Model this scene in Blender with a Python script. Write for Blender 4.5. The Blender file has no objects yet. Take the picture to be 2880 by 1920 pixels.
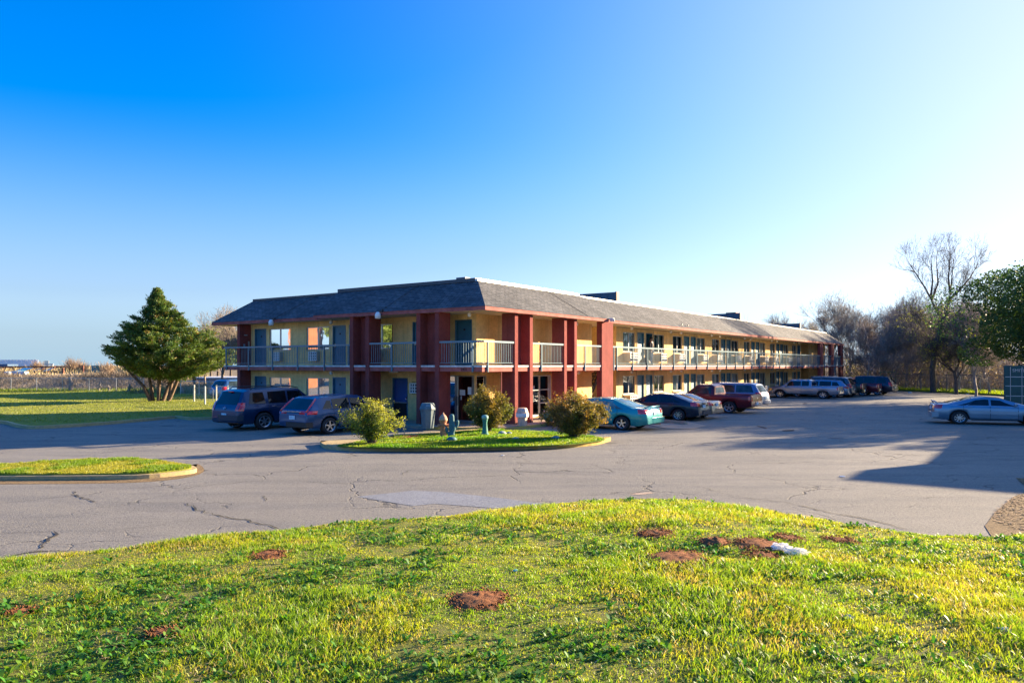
import bpy, bmesh, math, random
import numpy as np
from mathutils import Vector, Matrix
R = math.radians
sc = bpy.context.scene
COL = sc.collection

# ---------------- camera ----------------
CAMH = 2.6
F = 2137.0                     # focal length in photograph pixels (2880 wide)
HZ = 1027.0                    # horizon row in the photograph
cam_d = bpy.data.cameras.new('camera'); cam = bpy.data.objects.new('camera', cam_d); COL.objects.link(cam)
cam.location = (0, 0, CAMH); cam.rotation_euler = (R(90), 0, 0)
cam_d.sensor_width = 36; cam_d.lens = F / 2880 * 36; cam_d.shift_y = (HZ - 960) / 2880
cam_d.clip_start = 0.1; cam_d.clip_end = 8000
sc.camera = cam
# ---------------- sky and sun ----------------
SUN_AZ = math.atan2(.88, .475); SUN_EL = R(14.5)
w = bpy.data.worlds.new('World'); sc.world = w; w.use_nodes = True
nt = w.node_tree; nt.nodes.clear()
sky = nt.nodes.new('ShaderNodeTexSky'); sky.sky_type = 'NISHITA'; sky.sun_disc = False
sky.sun_elevation = SUN_EL; sky.sun_rotation = SUN_AZ
sky.air_density = 1.0; sky.dust_density = 1.0; sky.ozone_density = 3.0; sky.altitude = 100
hs = nt.nodes.new('ShaderNodeHueSaturation'); hs.inputs['Saturation'].default_value = 1.5; hs.inputs['Hue'].default_value = .5
bg = nt.nodes.new('ShaderNodeBackground'); bg.inputs['Strength'].default_value = 0.084
wo = nt.nodes.new('ShaderNodeOutputWorld')
tn = nt.nodes.new('ShaderNodeMix'); tn.data_type = 'RGBA'; tn.blend_type = 'MULTIPLY'; tn.inputs[0].default_value = 1; tn.inputs[7].default_value = (.78, .63, .91, 1)
nt.links.new(sky.outputs[0], hs.inputs['Color']); nt.links.new(hs.outputs[0], tn.inputs[6]); 
tc = nt.nodes.new('ShaderNodeTexCoord'); sz = nt.nodes.new('ShaderNodeSeparateXYZ'); nt.links.new(tc.outputs['Generated'], sz.inputs[0])
mr = nt.nodes.new('ShaderNodeMapRange'); mr.interpolation_type = 'SMOOTHSTEP'; mr.inputs[1].default_value = -.02; mr.inputs[2].default_value = .30; mr.inputs[3].default_value = .92; mr.inputs[4].default_value = 0; nt.links.new(sz.outputs[2], mr.inputs[0])
bw = nt.nodes.new('ShaderNodeRGBToBW'); nt.links.new(tn.outputs[2], bw.inputs[0])
pb = nt.nodes.new('ShaderNodeMix'); pb.data_type = 'RGBA'; pb.blend_type = 'MULTIPLY'; pb.inputs[0].default_value = 1; pb.inputs[7].default_value = (.57, .87, 1.10, 1); mxl = nt.nodes.new('ShaderNodeMath'); mxl.operation = 'MAXIMUM'; mxl.inputs[1].default_value = 1.9; nt.links.new(bw.outputs[0], mxl.inputs[0]); nt.links.new(mxl.outputs[0], pb.inputs[6])
fm = nt.nodes.new('ShaderNodeMix'); fm.data_type = 'RGBA'; nt.links.new(mr.outputs[0], fm.inputs[0]); nt.links.new(tn.outputs[2], fm.inputs[6]); nt.links.new(pb.outputs[2], fm.inputs[7])

sdir = nt.nodes.new('ShaderNodeVectorMath'); sdir.operation = 'DOT_PRODUCT'; nt.links.new(tc.outputs['Generated'], sdir.inputs[0]); sdir.inputs[1].default_value = (math.sin(SUN_AZ)*math.cos(SUN_EL), math.cos(SUN_AZ)*math.cos(SUN_EL), math.sin(SUN_EL))
gl_ = nt.nodes.new('ShaderNodeMapRange'); gl_.interpolation_type = 'LINEAR'; gl_.inputs[1].default_value = .10; gl_.inputs[2].default_value = .98; gl_.inputs[3].default_value = 0; gl_.inputs[4].default_value = .97; nt.links.new(sdir.outputs['Value'], gl_.inputs[0])
gm = nt.nodes.new('ShaderNodeMix'); gm.data_type = 'RGBA'; pw = nt.nodes.new('ShaderNodeMath'); pw.operation = 'POWER'; pw.inputs[1].default_value = 2.9; nt.links.new(gl_.outputs[0], pw.inputs[0]); nt.links.new(pw.outputs[0], gm.inputs[0]); nt.links.new(fm.outputs[2], gm.inputs[6]); gm.inputs[7].default_value = (2.05, 2.5, 2.75, 1)
zr = nt.nodes.new('ShaderNodeMapRange'); zr.interpolation_type = 'SMOOTHSTEP'; zr.inputs[1].default_value = .45; zr.inputs[2].default_value = .85; zr.inputs[3].default_value = 1; zr.inputs[4].default_value = 1.7; nt.links.new(sz.outputs[2], zr.inputs[0])
zm = nt.nodes.new('ShaderNodeVectorMath'); zm.operation = 'SCALE'; nt.links.new(gm.outputs[2], zm.inputs[0]); nt.links.new(zr.outputs[0], zm.inputs['Scale'])
nt.links.new(zm.outputs[0], bg.inputs[0]); nt.links.new(bg.outputs[0], wo.inputs[0])
sd = bpy.data.lights.new('sun', 'SUN'); so = bpy.data.objects.new('sun', sd); COL.objects.link(so)
sd.energy = 5.0; sd.angle = R(0.53); sd.color = (1.0, .79, .53)
S = Vector((math.sin(SUN_AZ) * math.cos(SUN_EL), math.cos(SUN_AZ) * math.cos(SUN_EL), math.sin(SUN_EL)))
so.rotation_euler = (-S).to_track_quat('-Z', 'Y').to_euler(); so.location = (30, 20, 30)
vs = sc.view_settings; vs.view_transform = 'Standard'; vs.look = 'None'; vs.gamma = 1; vs.use_curve_mapping = False
vs.exposure = 2.25
sc.render.engine = 'CYCLES'
sc.cycles.max_bounces = 6; sc.cycles.transparent_max_bounces = 12; sc.cycles.diffuse_bounces = 3; sc.cycles.glossy_bounces = 3
sc.cycles.sample_clamp_indirect = 4

# ---------------- helpers ----------------
def gp(px, py, z=0.0):
    d = F * (CAMH - z) / (py - HZ)
    return ((px - 1440) / F * d, d)

def tag(o, label=None, cat=None, group=None, kind=None):
    if label: o['label'] = label
    if cat: o['category'] = cat
    if group: o['group'] = group
    if kind: o['kind'] = kind
    return o

def empty(name, loc=(0, 0, 0), rz=0.0, label=None, cat=None, group=None, kind=None):
    o = bpy.data.objects.new(name, None); COL.objects.link(o)
    o.location = loc; o.rotation_euler = (0, 0, rz); o.empty_display_size = .2
    return tag(o, label, cat, group, kind)

def copy_tree(o, parent=None):
    c = o.copy(); COL.objects.link(c)
    if parent is not None: c.parent = parent
    for ch in list(o.children): copy_tree(ch, c)
    return c

class MB:
    def __init__(s): s.v = []; s.f = []; s.uv = []; s.smooth = False
    def quad(s, a, b, c, d, uv=None):
        n = len(s.v); s.v += [tuple(a), tuple(b), tuple(c), tuple(d)]; s.f.append((n, n+1, n+2, n+3)); s.uv.append(uv)
    def poly(s, pts, uv=None):
        n = len(s.v); s.v += [tuple(p) for p in pts]; s.f.append(tuple(range(n, n+len(pts)))); s.uv.append(uv)
    def box(s, x0, x1, y0, y1, z0, z1):
        if x0 > x1: x0, x1 = x1, x0
        if y0 > y1: y0, y1 = y1, y0
        if z0 > z1: z0, z1 = z1, z0
        n = len(s.v)
        s.v += [(x0,y0,z0),(x1,y0,z0),(x1,y1,z0),(x0,y1,z0),(x0,y0,z1),(x1,y0,z1),(x1,y1,z1),(x0,y1,z1)]
        for q in ((0,3,2,1),(4,5,6,7),(0,1,5,4),(1,2,6,5),(2,3,7,6),(3,0,4,7)):
            s.f.append(tuple(n+i for i in q)); s.uv.append(None)
        return s
    def tube(s, pts, r, n=6, cap=True):
        pts = [Vector(p) for p in pts]; rs = r if isinstance(r, (list, tuple)) else [r]*len(pts)
        base = len(s.v); up = Vector((0, 0, 1))
        for i, p in enumerate(pts):
            a = pts[max(i-1, 0)]; b = pts[min(i+1, len(pts)-1)]; t = (b-a)
            t = t.normalized() if t.length > 1e-9 else Vector((0,0,1))
            q = up if abs(t.z) < .95 else Vector((1,0,0))
            u = t.cross(q).normalized(); v = t.cross(u)
            for k in range(n):
                an = 2*math.pi*(k+.5)/n; s.v.append(tuple(p + (u*math.cos(an) + v*math.sin(an))*rs[i]))
        for i in range(len(pts)-1):
            for k in range(n):
                k2 = (k+1) % n; a = base+i*n
                s.f.append((a+k, a+k2, a+n+k2, a+n+k)); s.uv.append(None)
        if cap:
            s.f.append(tuple(base+k for k in range(n-1, -1, -1))); s.uv.append(None)
            e = base+(len(pts)-1)*n; s.f.append(tuple(e+k for k in range(n))); s.uv.append(None)
        return s
    def lathe(s, prof, n=16, c=(0,0,0), axis='z', cap=True):
        base = len(s.v)
        for (r, z) in prof:
            for k in range(n):
                an = 2*math.pi*k/n
                if axis == 'z': p = (c[0]+r*math.cos(an), c[1]+r*math.sin(an), c[2]+z)
                else: p = (c[0]+r*math.cos(an), c[1]+z, c[2]+r*math.sin(an))
                s.v.append(p)
        for i in range(len(prof)-1):
            for k in range(n):
                k2 = (k+1) % n; a = base+i*n
                s.f.append((a+k, a+k2, a+n+k2, a+n+k)); s.uv.append(None)
        if cap:
            s.f.append(tuple(base+k for k in range(n))[::-1]); s.uv.append(None)
            e = base+(len(prof)-1)*n; s.f.append(tuple(e+k for k in range(n))); s.uv.append(None)
        return s
    def build(s, name, mat, parent=None, smooth=False, bevel=0, loc=None):
        me = bpy.data.meshes.new(name); me.from_pydata(s.v, [], s.f)
        if any(u is not None for u in s.uv):
            l = me.uv_layers.new(name='UVMap'); i = 0
            for p, u in zip(me.polygons, s.uv):
                for j, li in enumerate(p.loop_indices):
                    if u is not None: l.data[li].uv = u[j]
        me.materials.append(mat)
        if smooth:
            for p in me.polygons: p.use_smooth = True
        me.update()
        o = bpy.data.objects.new(name, me); COL.objects.link(o)
        if parent is not None: o.parent = parent
        if loc is not None: o.location = loc
        if bevel:
            b = o.modifiers.new('bevel', 'BEVEL'); b.width = bevel; b.segments = 2; b.limit_method = 'ANGLE'
        return o

def np_mesh(name, V, Fc, mat, parent=None, col=None, smooth=False):
    """V (N,3), Fc (M,k) constant k"""
    V = np.asarray(V, np.float32); Fc = np.asarray(Fc, np.int32); k = Fc.shape[1]; m = len(Fc)
    me = bpy.data.meshes.new(name)
    me.vertices.add(len(V)); me.vertices.foreach_set('co', V.ravel())
    me.loops.add(m*k); me.loops.foreach_set('vertex_index', Fc.ravel())
    me.polygons.add(m); me.polygons.foreach_set('loop_start', np.arange(0, m*k, k, dtype=np.int32))
    if smooth: me.polygons.foreach_set('use_smooth', np.ones(m, dtype=bool))
    if col is not None:
        a = me.color_attributes.new('Col', 'FLOAT_COLOR', 'POINT')
        c = np.ones((len(V), 4), np.float32); c[:, :3] = col; a.data.foreach_set('color', c.ravel())
    me.update(calc_edges=True); me.validate()
    me.materials.append(mat)
    o = bpy.data.objects.new(name, me); COL.objects.link(o)
    if parent is not None: o.parent = parent
    return o

# ---------------- materials ----------------
MATS = {}
class NT:
    def __init__(s, name):
        s.m = bpy.data.materials.new(name); s.m.use_nodes = True; s.t = s.m.node_tree
        s.b = s.t.nodes['Principled BSDF']; s.out = s.t.nodes['Material Output']
    def n(s, typ, **kw):
        x = s.t.nodes.new(typ)
        for k, v in kw.items():
            if k.startswith('i_'): x.inputs[k[2:].replace('_', ' ')].default_value = v
            else: setattr(x, k, v)
        return x
    def l(s, a, b): s.t.links.new(a, b)
    def coord(s, kind='Object', scale=(1,1,1)):
        c = s.n('ShaderNodeTexCoord'); m = s.n('ShaderNodeMapping'); m.inputs['Scale'].default_value = scale
        s.l(c.outputs[kind], m.inputs[0]); return m.outputs[0]
    def noise(s, vec, scale, detail=4, rough=.6, dist=0):
        x = s.n('ShaderNodeTexNoise'); x.inputs['Scale'].default_value = scale; x.inputs['Detail'].default_value = detail
        x.inputs['Roughness'].default_value = rough; x.inputs['Distortion'].default_value = dist
        s.l(vec, x.inputs['Vector']); return x.outputs['Fac']
    def ramp(s, fac, stops):
        x = s.n('ShaderNodeValToRGB'); e = x.color_ramp.elements
        while len(e) < len(stops): e.new(.5)
        for i, (p, c) in enumerate(stops):
            e[i].position = p; e[i].color = (c, c, c, 1) if isinstance(c, (int, float)) else (*c, 1)
        s.l(fac, x.inputs[0]); return x.outputs[0]
    def mix(s, a, b, f, mode='MIX'):
        x = s.n('ShaderNodeMix', data_type='RGBA', blend_type=mode)
        for i, v in ((6, a), (7, b), (0, f)):
            if isinstance(v, bpy.types.NodeSocket): s.l(v, x.inputs[i])
            elif isinstance(v, (int, float)): x.inputs[i].default_value = v if i == 0 else (v, v, v, 1)
            else: x.inputs[i].default_value = (*v, 1)
        return x.outputs[2]
    def math(s, op, a, b=0.0, c=0.0):
        x = s.n('ShaderNodeMath', operation=op)
        for i, v in ((0, a), (1, b), (2, c)):
            if isinstance(v, bpy.types.NodeSocket): s.l(v, x.inputs[i])
            else: x.inputs[i].default_value = v
        return x.outputs[0]
    def bump(s, h, strength=.3, dist=.02):
        x = s.n('ShaderNodeBump'); x.inputs['Strength'].default_value = strength; x.inputs['Distance'].default_value = dist
        s.l(h, x.inputs['Height']); s.l(x.outputs[0], s.b.inputs['Normal'])
    def base(s, c):
        if isinstance(c, bpy.types.NodeSocket): s.l(c, s.b.inputs['Base Color'])
        else: s.b.inputs['Base Color'].default_value = (*c, 1)

def mul(c, k): return tuple(min(1, x*k) for x in c)

def plain(name, col, rough=.6, var=.25, scale=3, metal=0, coat=0, bump=0, bscale=60, spec=.5):
    if name in MATS: return MATS[name]
    t = NT(name); v = t.coord()
    n = t.noise(v, scale, 5, .65)
    t.base(t.ramp(n, [(.3, mul(col, 1-var)), (.7, mul(col, 1+var))]))
    t.b.inputs['Roughness'].default_value = rough; t.b.inputs['Metallic'].default_value = metal
    t.b.inputs['Coat Weight'].default_value = coat; t.b.inputs['Coat Roughness'].default_value = .06
    t.b.inputs['Specular IOR Level'].default_value = spec
    if bump: t.bump(t.noise(v, bscale, 4, .7), bump, .01)
    MATS[name] = t.m; return t.m

def stucco(name, col, dirt=.7, blot=1.0):
    t = NT(name); v = t.coord()
    big = t.noise(v, .9, 5, .6); mid = t.noise(v, 7, 5, .7); fine = t.noise(v, 38, 4, .75)
    c = t.ramp(big, [(.3, mul(col, dirt)), (.62, mul(col, 1.08))])
    c = t.mix(c, mul(col, .62), t.ramp(mid, [(.46, 0.0), (.76, .6*blot)]))
    c = t.mix(c, mul(col, .45), t.ramp(fine, [(.52, 0.0), (.72, .6)]))
    vs_ = t.coord(scale=(3, 3, .12)); st = t.noise(vs_, 1.6, 4, .6)
    c = t.mix(c, mul(col, .55), t.ramp(st, [(.50, 0.0), (.74, .55)]))
    # splashed dirt just above the pavement
    sx = t.n('ShaderNodeSeparateXYZ'); cc = t.n('ShaderNodeTexCoord'); t.l(cc.outputs['Object'], sx.inputs[0])
    low = t.ramp(t.math('ADD', sx.outputs[2], t.math('MULTIPLY', mid, .35)), [(.18, .6), (.55, 0.0)])
    c = t.mix(c, (.16, .09, .06), low)
    t.base(c); t.b.inputs['Roughness'].default_value = .92; t.b.inputs['Specular IOR Level'].default_value = .2
    t.bump(fine, .55, .03); MATS[name] = t.m; return t.m

M_yellow = stucco('stucco_yellow', (.92, .61, .25))
M_red = stucco('stucco_red', (.265, .064, .053), .75)
M_trim = plain('painted_trim_red', (.36, .105, .085), .75, .35, 2.5, bump=.3, spec=.12)
M_soffit = plain('soffit_paint', (.55, .42, .25), .8, .15, 2)
M_whiteedge = plain('white_concrete_edge', (.55, .53, .48), .8, .3, 4, bump=.3, spec=.15)
M_blue = plain('blue_metal_paint', (.035, .125, .19), .35, .25, 3)
M_railside = plain('rail_paint', (.10, .19, .225), .3, .15, 3, spec=.5)
M_door = plain('blue_door_paint', (.022, .12, .18), .45, .15, 2)
M_doorb = plain('deep_blue_door_paint', (.02, .07, .24), .45, .15, 2)
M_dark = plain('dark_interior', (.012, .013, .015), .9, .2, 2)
M_white = plain('white_paint', (.75, .74, .70), .5, .08, 5)
M_alu = plain('aluminium_frame', (.42, .42, .42), .35, .1, 5, metal=.6)
M_flash = plain('galvanised_flashing', (.42, .42, .42), .38, .12, 2, metal=.7)
M_chrome = plain('chrome', (.7, .7, .72), .15, .05, 5, metal=1)
M_black = plain('black_plastic', (.012, .012, .013), .5, .2, 5)
M_rubber = plain('tyre_rubber', (.014, .014, .015), .75, .25, 20)
M_steel = plain('galvanised_steel', (.33, .34, .35), .4, .15, 6, metal=.7)
M_screen = plain('roof_screen_metal', (.05, .075, .10), .5, .2, 1.5)
M_screenend = plain('roof_screen_end', (.22, .13, .08), .7, .2, 2)
M_brown = plain('rust_brown', (.17, .055, .03), .8, .4, 8, bump=.3)
M_lamp = plain('lamp_glass', (.75, .72, .65), .15, .05, 5)
M_paper = plain('paper', (.75, .77, .78), .7, .04, 5)

def shingles():
    t = NT('shingles'); c = t.n('ShaderNodeTexCoord')
    br = t.n('ShaderNodeTexBrick'); br.offset = .5; br.inputs['Scale'].default_value = 1
    br.inputs['Brick Width'].default_value = .30; br.inputs['Row Height'].default_value = .135
    br.inputs['Mortar Size'].default_value = .012; br.inputs['Mortar Smooth'].default_value = .4; br.inputs['Bias'].default_value = 0
    br.inputs['Color1'].default_value = (.055, .058, .062, 1); br.inputs['Color2'].default_value = (.115, .113, .112, 1); br.inputs['Mortar'].default_value = (.018, .018, .02, 1)
    nz = t.n('ShaderNodeTexNoise'); nz.inputs['Scale'].default_value = 3; t.l(c.outputs['UV'], nz.inputs['Vector'])
    ad = t.n('ShaderNodeMix', data_type='VECTOR'); ad.inputs[0].default_value = .03
    t.l(c.outputs['UV'], ad.inputs[4]); t.l(nz.outputs['Color'], ad.inputs[5]); t.l(ad.outputs[1], br.inputs['Vector'])
    big = t.noise(c.outputs['UV'], .35, 4, .6)
    col = t.mix(br.outputs['Color'], t.ramp(big, [(.3, .62), (.7, 1.35)]), 1.0, 'MULTIPLY')
    mp = t.n('ShaderNodeMapping'); mp.inputs['Scale'].default_value = (6, .5, 1); t.l(c.outputs['UV'], mp.inputs[0])
    col = t.mix(col, (.16, .155, .15), t.ramp(t.noise(mp.outputs[0], 1.2, 4), [(.5, 0.0), (.8, .5)]))
    t.base(col); t.b.inputs['Roughness'].default_value = .85; t.b.inputs['Specular IOR Level'].default_value = .3
    w_ = t.n('ShaderNodeTexWave', wave_type='BANDS', bands_direction='Y', wave_profile='SAW'); w_.inputs['Scale'].default_value = 1/(.135*20/6.2832*1.0)/1.0
    h = t.math('ADD', br.outputs['Fac'], t.math('MULTIPLY', t.noise(c.outputs['UV'], 9, 3), -.9))
    t.bump(h, .8, -.03); return t.m
M_shingle = shingles()

def glass(name, tint=(.75, .85, .88), refl=.0, rough=.02):
    t = NT(name); tr = t.n('ShaderNodeBsdfTransparent'); tr.inputs[0].default_value = (*tint, 1)
    gl = t.n('ShaderNodeBsdfGlossy'); gl.inputs['Roughness'].default_value = rough; gl.inputs['Color'].default_value = (.95, .97, 1, 1)
    v = t.coord(); b = t.n('ShaderNodeBump'); b.inputs['Strength'].default_value = .04; b.inputs['Distance'].default_value = .05
    t.l(t.noise(v, 1.3, 2), b.inputs['Height']); t.l(b.outputs[0], gl.inputs['Normal'])
    fr = t.n('ShaderNodeFresnel'); fr.inputs[0].default_value = 1.6
    mx = t.n('ShaderNodeMixShader'); t.l(t.math('ADD', t.math('MULTIPLY', fr.outputs[0], .75), .01+refl), mx.inputs[0]); t.l(tr.outputs[0], mx.inputs[1]); t.l(gl.outputs[0], mx.inputs[2])
    t.l(mx.outputs[0], t.out.inputs[0]); return t.m
M_glass = glass('window_glass', (.72, .86, .90))
M_glassdark = glass('office_glass', (.55, .62, .62), .03)

def curtain(name, c1, c2):
    t = NT(name); v = t.coord(); wv = t.n('ShaderNodeTexNoise'); mp = t.coord(scale=(9, 9, .25)); n = t.noise(mp, 1.5, 3)
    t.base(t.ramp(n, [(.35, c1), (.65, c2)])); t.b.inputs['Roughness'].default_value = .9
    t.bump(n, .6, .05); return t.m
M_curt = [curtain('curtain_teal', (.10, .20, .20), (.42, .55, .52)), curtain('curtain_pale', (.32, .36, .32), (.66, .68, .62)),
          curtain('curtain_dark', (.025, .05, .06), (.14, .20, .21)), curtain('curtain_green', (.12, .17, .12), (.36, .44, .33))]

def carpaint(name, col, metal=.35, rough=.32):
    t = NT(name); v = t.coord(); n = t.noise(v, 1.1, 3)
    c = t.ramp(n, [(.3, mul(col, .9)), (.7, mul(col, 1.08))])
    # road dust low on the sills
    sx = t.n('ShaderNodeSeparateXYZ'); t.l(v, sx.inputs[0])
    du = t.ramp(t.math('ADD', sx.outputs[2], t.math('MULTIPLY', t.noise(v, 9, 3), .25)), [(.32, .15), (.70, .0)])
    c = t.mix(c, (.16, .13, .10), du); t.base(c)
    t.b.inputs['Metallic'].default_value = metal; t.b.inputs['Roughness'].default_value = rough
    t.b.inputs['Coat Weight'].default_value = .55; t.b.inputs['Coat Roughness'].default_value = .05; t.b.inputs['Coat IOR'].default_value = 1.4; t.b.inputs['Specular IOR Level'].default_value = .3
    return t.m
def carglass(name, col, rough=.03):
    t = NT(name); v = t.coord(); n = t.noise(v, 2.2, 3)
    t.base(t.ramp(n, [(.4, mul(col, .55)), (.62, mul(col, 1.5))]))
    t.b.inputs['Roughness'].default_value = rough; t.b.inputs['IOR'].default_value = 1.45; t.b.inputs['Specular IOR Level'].default_value = .5
    return t.m
M_cg_dark = carglass('tinted_car_glass', (.006, .008, .010)); M_cg_mid = carglass('car_glass', (.02, .035, .04)); M_cg_light = carglass('clear_car_glass', (.10, .17, .15))
M_tail = plain('tail_lamp_red', (.65, .012, .015), .12, .3, 9, coat=1)
M_tailw = plain('lamp_lens_clear', (.55, .55, .55), .1, .2, 9, coat=1)
M_amber = plain('lamp_lens_amber', (.6, .22, .03), .15, .2, 9, coat=1)
M_plate = plain('licence_plate', (.38, .55, .62), .4, .45, 14)
M_rim = plain('alloy_rim', (.52, .53, .55), .28, .1, 5, metal=.85)

def leafmat(name, rough=.55, trans=.45, boost=1.0):
    t = NT(name); a = t.n('ShaderNodeAttribute'); a.attribute_name = 'Col'
    tl = t.n('ShaderNodeBsdfTranslucent')
    m2 = t.mix(a.outputs['Color'], (1.25*boost, 1.15*boost, .45*boost), 1.0, 'MULTIPLY'); t.l(m2, tl.inputs[0])
    t.l(a.outputs['Color'], t.b.inputs['Base Color']); t.b.inputs['Roughness'].default_value = rough; t.b.inputs['Specular IOR Level'].default_value = .35
    mx = t.n('ShaderNodeMixShader'); mx.inputs[0].default_value = trans; t.l(t.b.outputs[0], mx.inputs[1]); t.l(tl.outputs[0], mx.inputs[2])
    t.l(mx.outputs[0], t.out.inputs[0]); return t.m
M_leaf = leafmat('leaves'); M_blade = leafmat('grass_blades', .45, .5, 1.14); M_needle = leafmat('evergreen_sprays', .6, .3)
M_twig = leafmat('dry_twigs', .8, .1)

def bark(name, c1, c2):
    t = NT(name); v = t.coord(scale=(1, 1, .3)); n = t.noise(v, 9, 5, .7)
    t.base(t.ramp(n, [(.35, c1), (.68, c2)])); t.b.inputs['Roughness'].default_value = .9; t.bump(n, .6, .03); return t.m
M_bark = bark('bark_grey_brown', (.045, .034, .026), (.15, .115, .085))
M_barkd = bark('bark_dark', (.022, .018, .017), (.075, .058, .048))
M_barkp = bark('bark_pale', (.13, .10, .075), (.32, .26, .20))
M_cedarbark = bark('cedar_bark', (.06, .04, .028), (.20, .13, .085))
# ---------------- ground ----------------
def smooth_poly(pts, sub=4, closed=True):
    P = [Vector((p[0], p[1])) for p in pts]; n = len(P); out = []
    for i in range(n if closed else n-1):
        if closed: a, b, c, d = P[(i-1) % n], P[i], P[(i+1) % n], P[(i+2) % n]
        else: a, b, c, d = P[max(i-1, 0)], P[i], P[i+1], P[min(i+2, n-1)]
        for k in range(sub):
            t = k/sub
            out.append(.5*((2*b) + (c-a)*t + (2*a-5*b+4*c-d)*t*t + (3*b-a-3*c+d)*t**3))
    if not closed: out.append(P[-1])
    return [(p.x, p.y) for p in out]

def ccw(pts):
    A = sum(pts[i][0]*pts[(i+1) % len(pts)][1] - pts[(i+1) % len(pts)][0]*pts[i][1] for i in range(len(pts)))
    return pts if A > 0 else pts[::-1]

def inset(pts, d):
    pts = ccw(pts); n = len(pts); out = []
    for i in range(n):
        a, b, c = Vector(pts[i-1]), Vector(pts[i]), Vector(pts[(i+1) % n])
        t = (c-a); t = t.normalized() if t.length > 1e-6 else Vector((1, 0))
        nrm = Vector((-t.y, t.x)); q = b + nrm*d; out.append((q.x, q.y))
    return out

def slab(name, pts, z0, z1, mat, kind='structure', bevel=0):
    pts = ccw(pts); bm = bmesh.new()
    top = [bm.verts.new((x, y, z1)) for x, y in pts]; bot = [bm.verts.new((x, y, z0)) for x, y in pts]
    f = bm.faces.new(top); n = len(pts)
    for i in range(n): bm.faces.new((bot[i], bot[(i+1) % n], top[(i+1) % n], top[i]))
    bmesh.ops.triangulate(bm, faces=[f])
    me = bpy.data.meshes.new(name); bm.to_mesh(me); bm.free(); me.materials.append(mat)
    o = bpy.data.objects.new(name, me); COL.objects.link(o); tag(o, kind=kind); return o

def sheet(name, pts, z, mat, kind='structure'):
    pts = ccw(pts); bm = bmesh.new(); f = bm.faces.new([bm.verts.new((x, y, z)) for x, y in pts]); bmesh.ops.triangulate(bm, faces=[f])
    me = bpy.data.meshes.new(name); bm.to_mesh(me); bm.free(); me.materials.append(mat)
    o = bpy.data.objects.new(name, me); COL.objects.link(o); tag(o, kind=kind); return o

def inside(pts, X, Y):
    X = np.asarray(X); Y = np.asarray(Y); r = np.zeros(X.shape, bool); n = len(pts); j = n-1
    for i in range(n):
        xi, yi = pts[i]; xj, yj = pts[j]
        c = ((yi > Y) != (yj > Y)) & (X < (xj-xi)*(Y-yi)/(yj-yi+1e-12)+xi); r ^= c; j = i
    return r

def asphalt():
    t = NT('asphalt'); v = t.coord()
    big = t.noise(v, .12, 5, .6); mid = t.noise(v, 1.1, 6, .7); fine = t.noise(v, 24, 4, .85); gr = t.noise(v, 52, 3, .85)
    c = t.ramp(big, [(.3, (.168, .154, .124)), (.7, (.232, .212, .170))])
    vs1 = t.coord(scale=(.35, 2.2, 1)); streak = t.noise(vs1, .6, 5, .65)
    c = t.mix(c, (.125, .119, .108), t.ramp(streak, [(.44, 0.0), (.68, .8)]))
    c = t.mix(c, (.27, .25, .21), t.ramp(mid, [(.52, 0.0), (.78, .4)]))
    c = t.mix(c, mul((.1, .1, .1), .35), t.ramp(fine, [(.34, .85), (.50, 0.0)]))
    c = t.mix(c, (.46, .43, .36), t.ramp(gr, [(.56, 0.0), (.68, .8)]))
    # fine cracking, broken up by patches
    vd = t.n('ShaderNodeVectorMath', operation='ADD'); nn = t.n('ShaderNodeTexNoise'); nn.inputs['Scale'].default_value = 1.3; nn.inputs['Detail'].default_value = 6
    t.l(v, nn.inputs['Vector']); t.l(v, vd.inputs[0]); t.l(nn.outputs['Color'], vd.inputs[1])
    vo = t.n('ShaderNodeTexVoronoi', feature='DISTANCE_TO_EDGE'); vo.inputs['Scale'].default_value = .33; t.l(vd.outputs[0], vo.inputs['Vector'])
    ck = t.ramp(vo.outputs['Distance'], [(.0, 1.0), (.010, 0.0)]); msk = t.ramp(t.noise(v, .35, 3), [(.42, .05), (.60, .85)])
    vo3 = t.n('ShaderNodeTexVoronoi', feature='DISTANCE_TO_EDGE'); vo3.inputs['Scale'].default_value = 1.1; t.l(vd.outputs[0], vo3.inputs['Vector'])
    cm = t.math('MAXIMUM', t.math('MULTIPLY', ck, msk), t.math('MULTIPLY', t.ramp(vo3.outputs['Distance'], [(.0, .8), (.022, 0.0)]), t.ramp(t.noise(v, .22, 4), [(.60, 0.0), (.70, .7)]))); c = t.mix(c, (.022, .020, .018), cm)
    vo2 = t.n('ShaderNodeTexVoronoi', feature='F1'); vo2.inputs['Scale'].default_value = .23; t.l(v, vo2.inputs['Vector'])
    c = t.mix(c, (.05, .05, .05), t.ramp(vo2.outputs['Distance'], [(.05, .6), (.09, 0.0)]))
    t.base(c); t.b.inputs['Roughness'].default_value = .85; t.b.inputs['Specular IOR Level'].default_value = .25
    h = t.math('ADD', t.math('MULTIPLY', fine, .6), t.math('MULTIPLY', gr, .5)); h = t.math('SUBTRACT', h, t.math('MULTIPLY', cm, 1.5))
    t.bump(h, .8, .02); return t.m
def soil(name, c1, c2, c3, s=2.0, bmp=.8):
    t = NT(name); v = t.coord(); a = t.noise(v, s*.3, 5, .65); b = t.noise(v, s*4, 5, .7); f = t.noise(v, s*30, 3, .8)
    c = t.ramp(a, [(.3, c1), (.65, c2)]); c = t.mix(c, c3, t.ramp(b, [(.45, 0.0), (.7, .9)])); c = t.mix(c, mul(c1, .35), t.ramp(f, [(.35, .7), (.52, 0.0)]))
    t.base(c); t.b.inputs['Roughness'].default_value = .95; t.b.inputs['Specular IOR Level'].default_value = .15
    t.bump(t.math('ADD', b, f), bmp, .05); return t.m
M_asph = asphalt()
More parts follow.
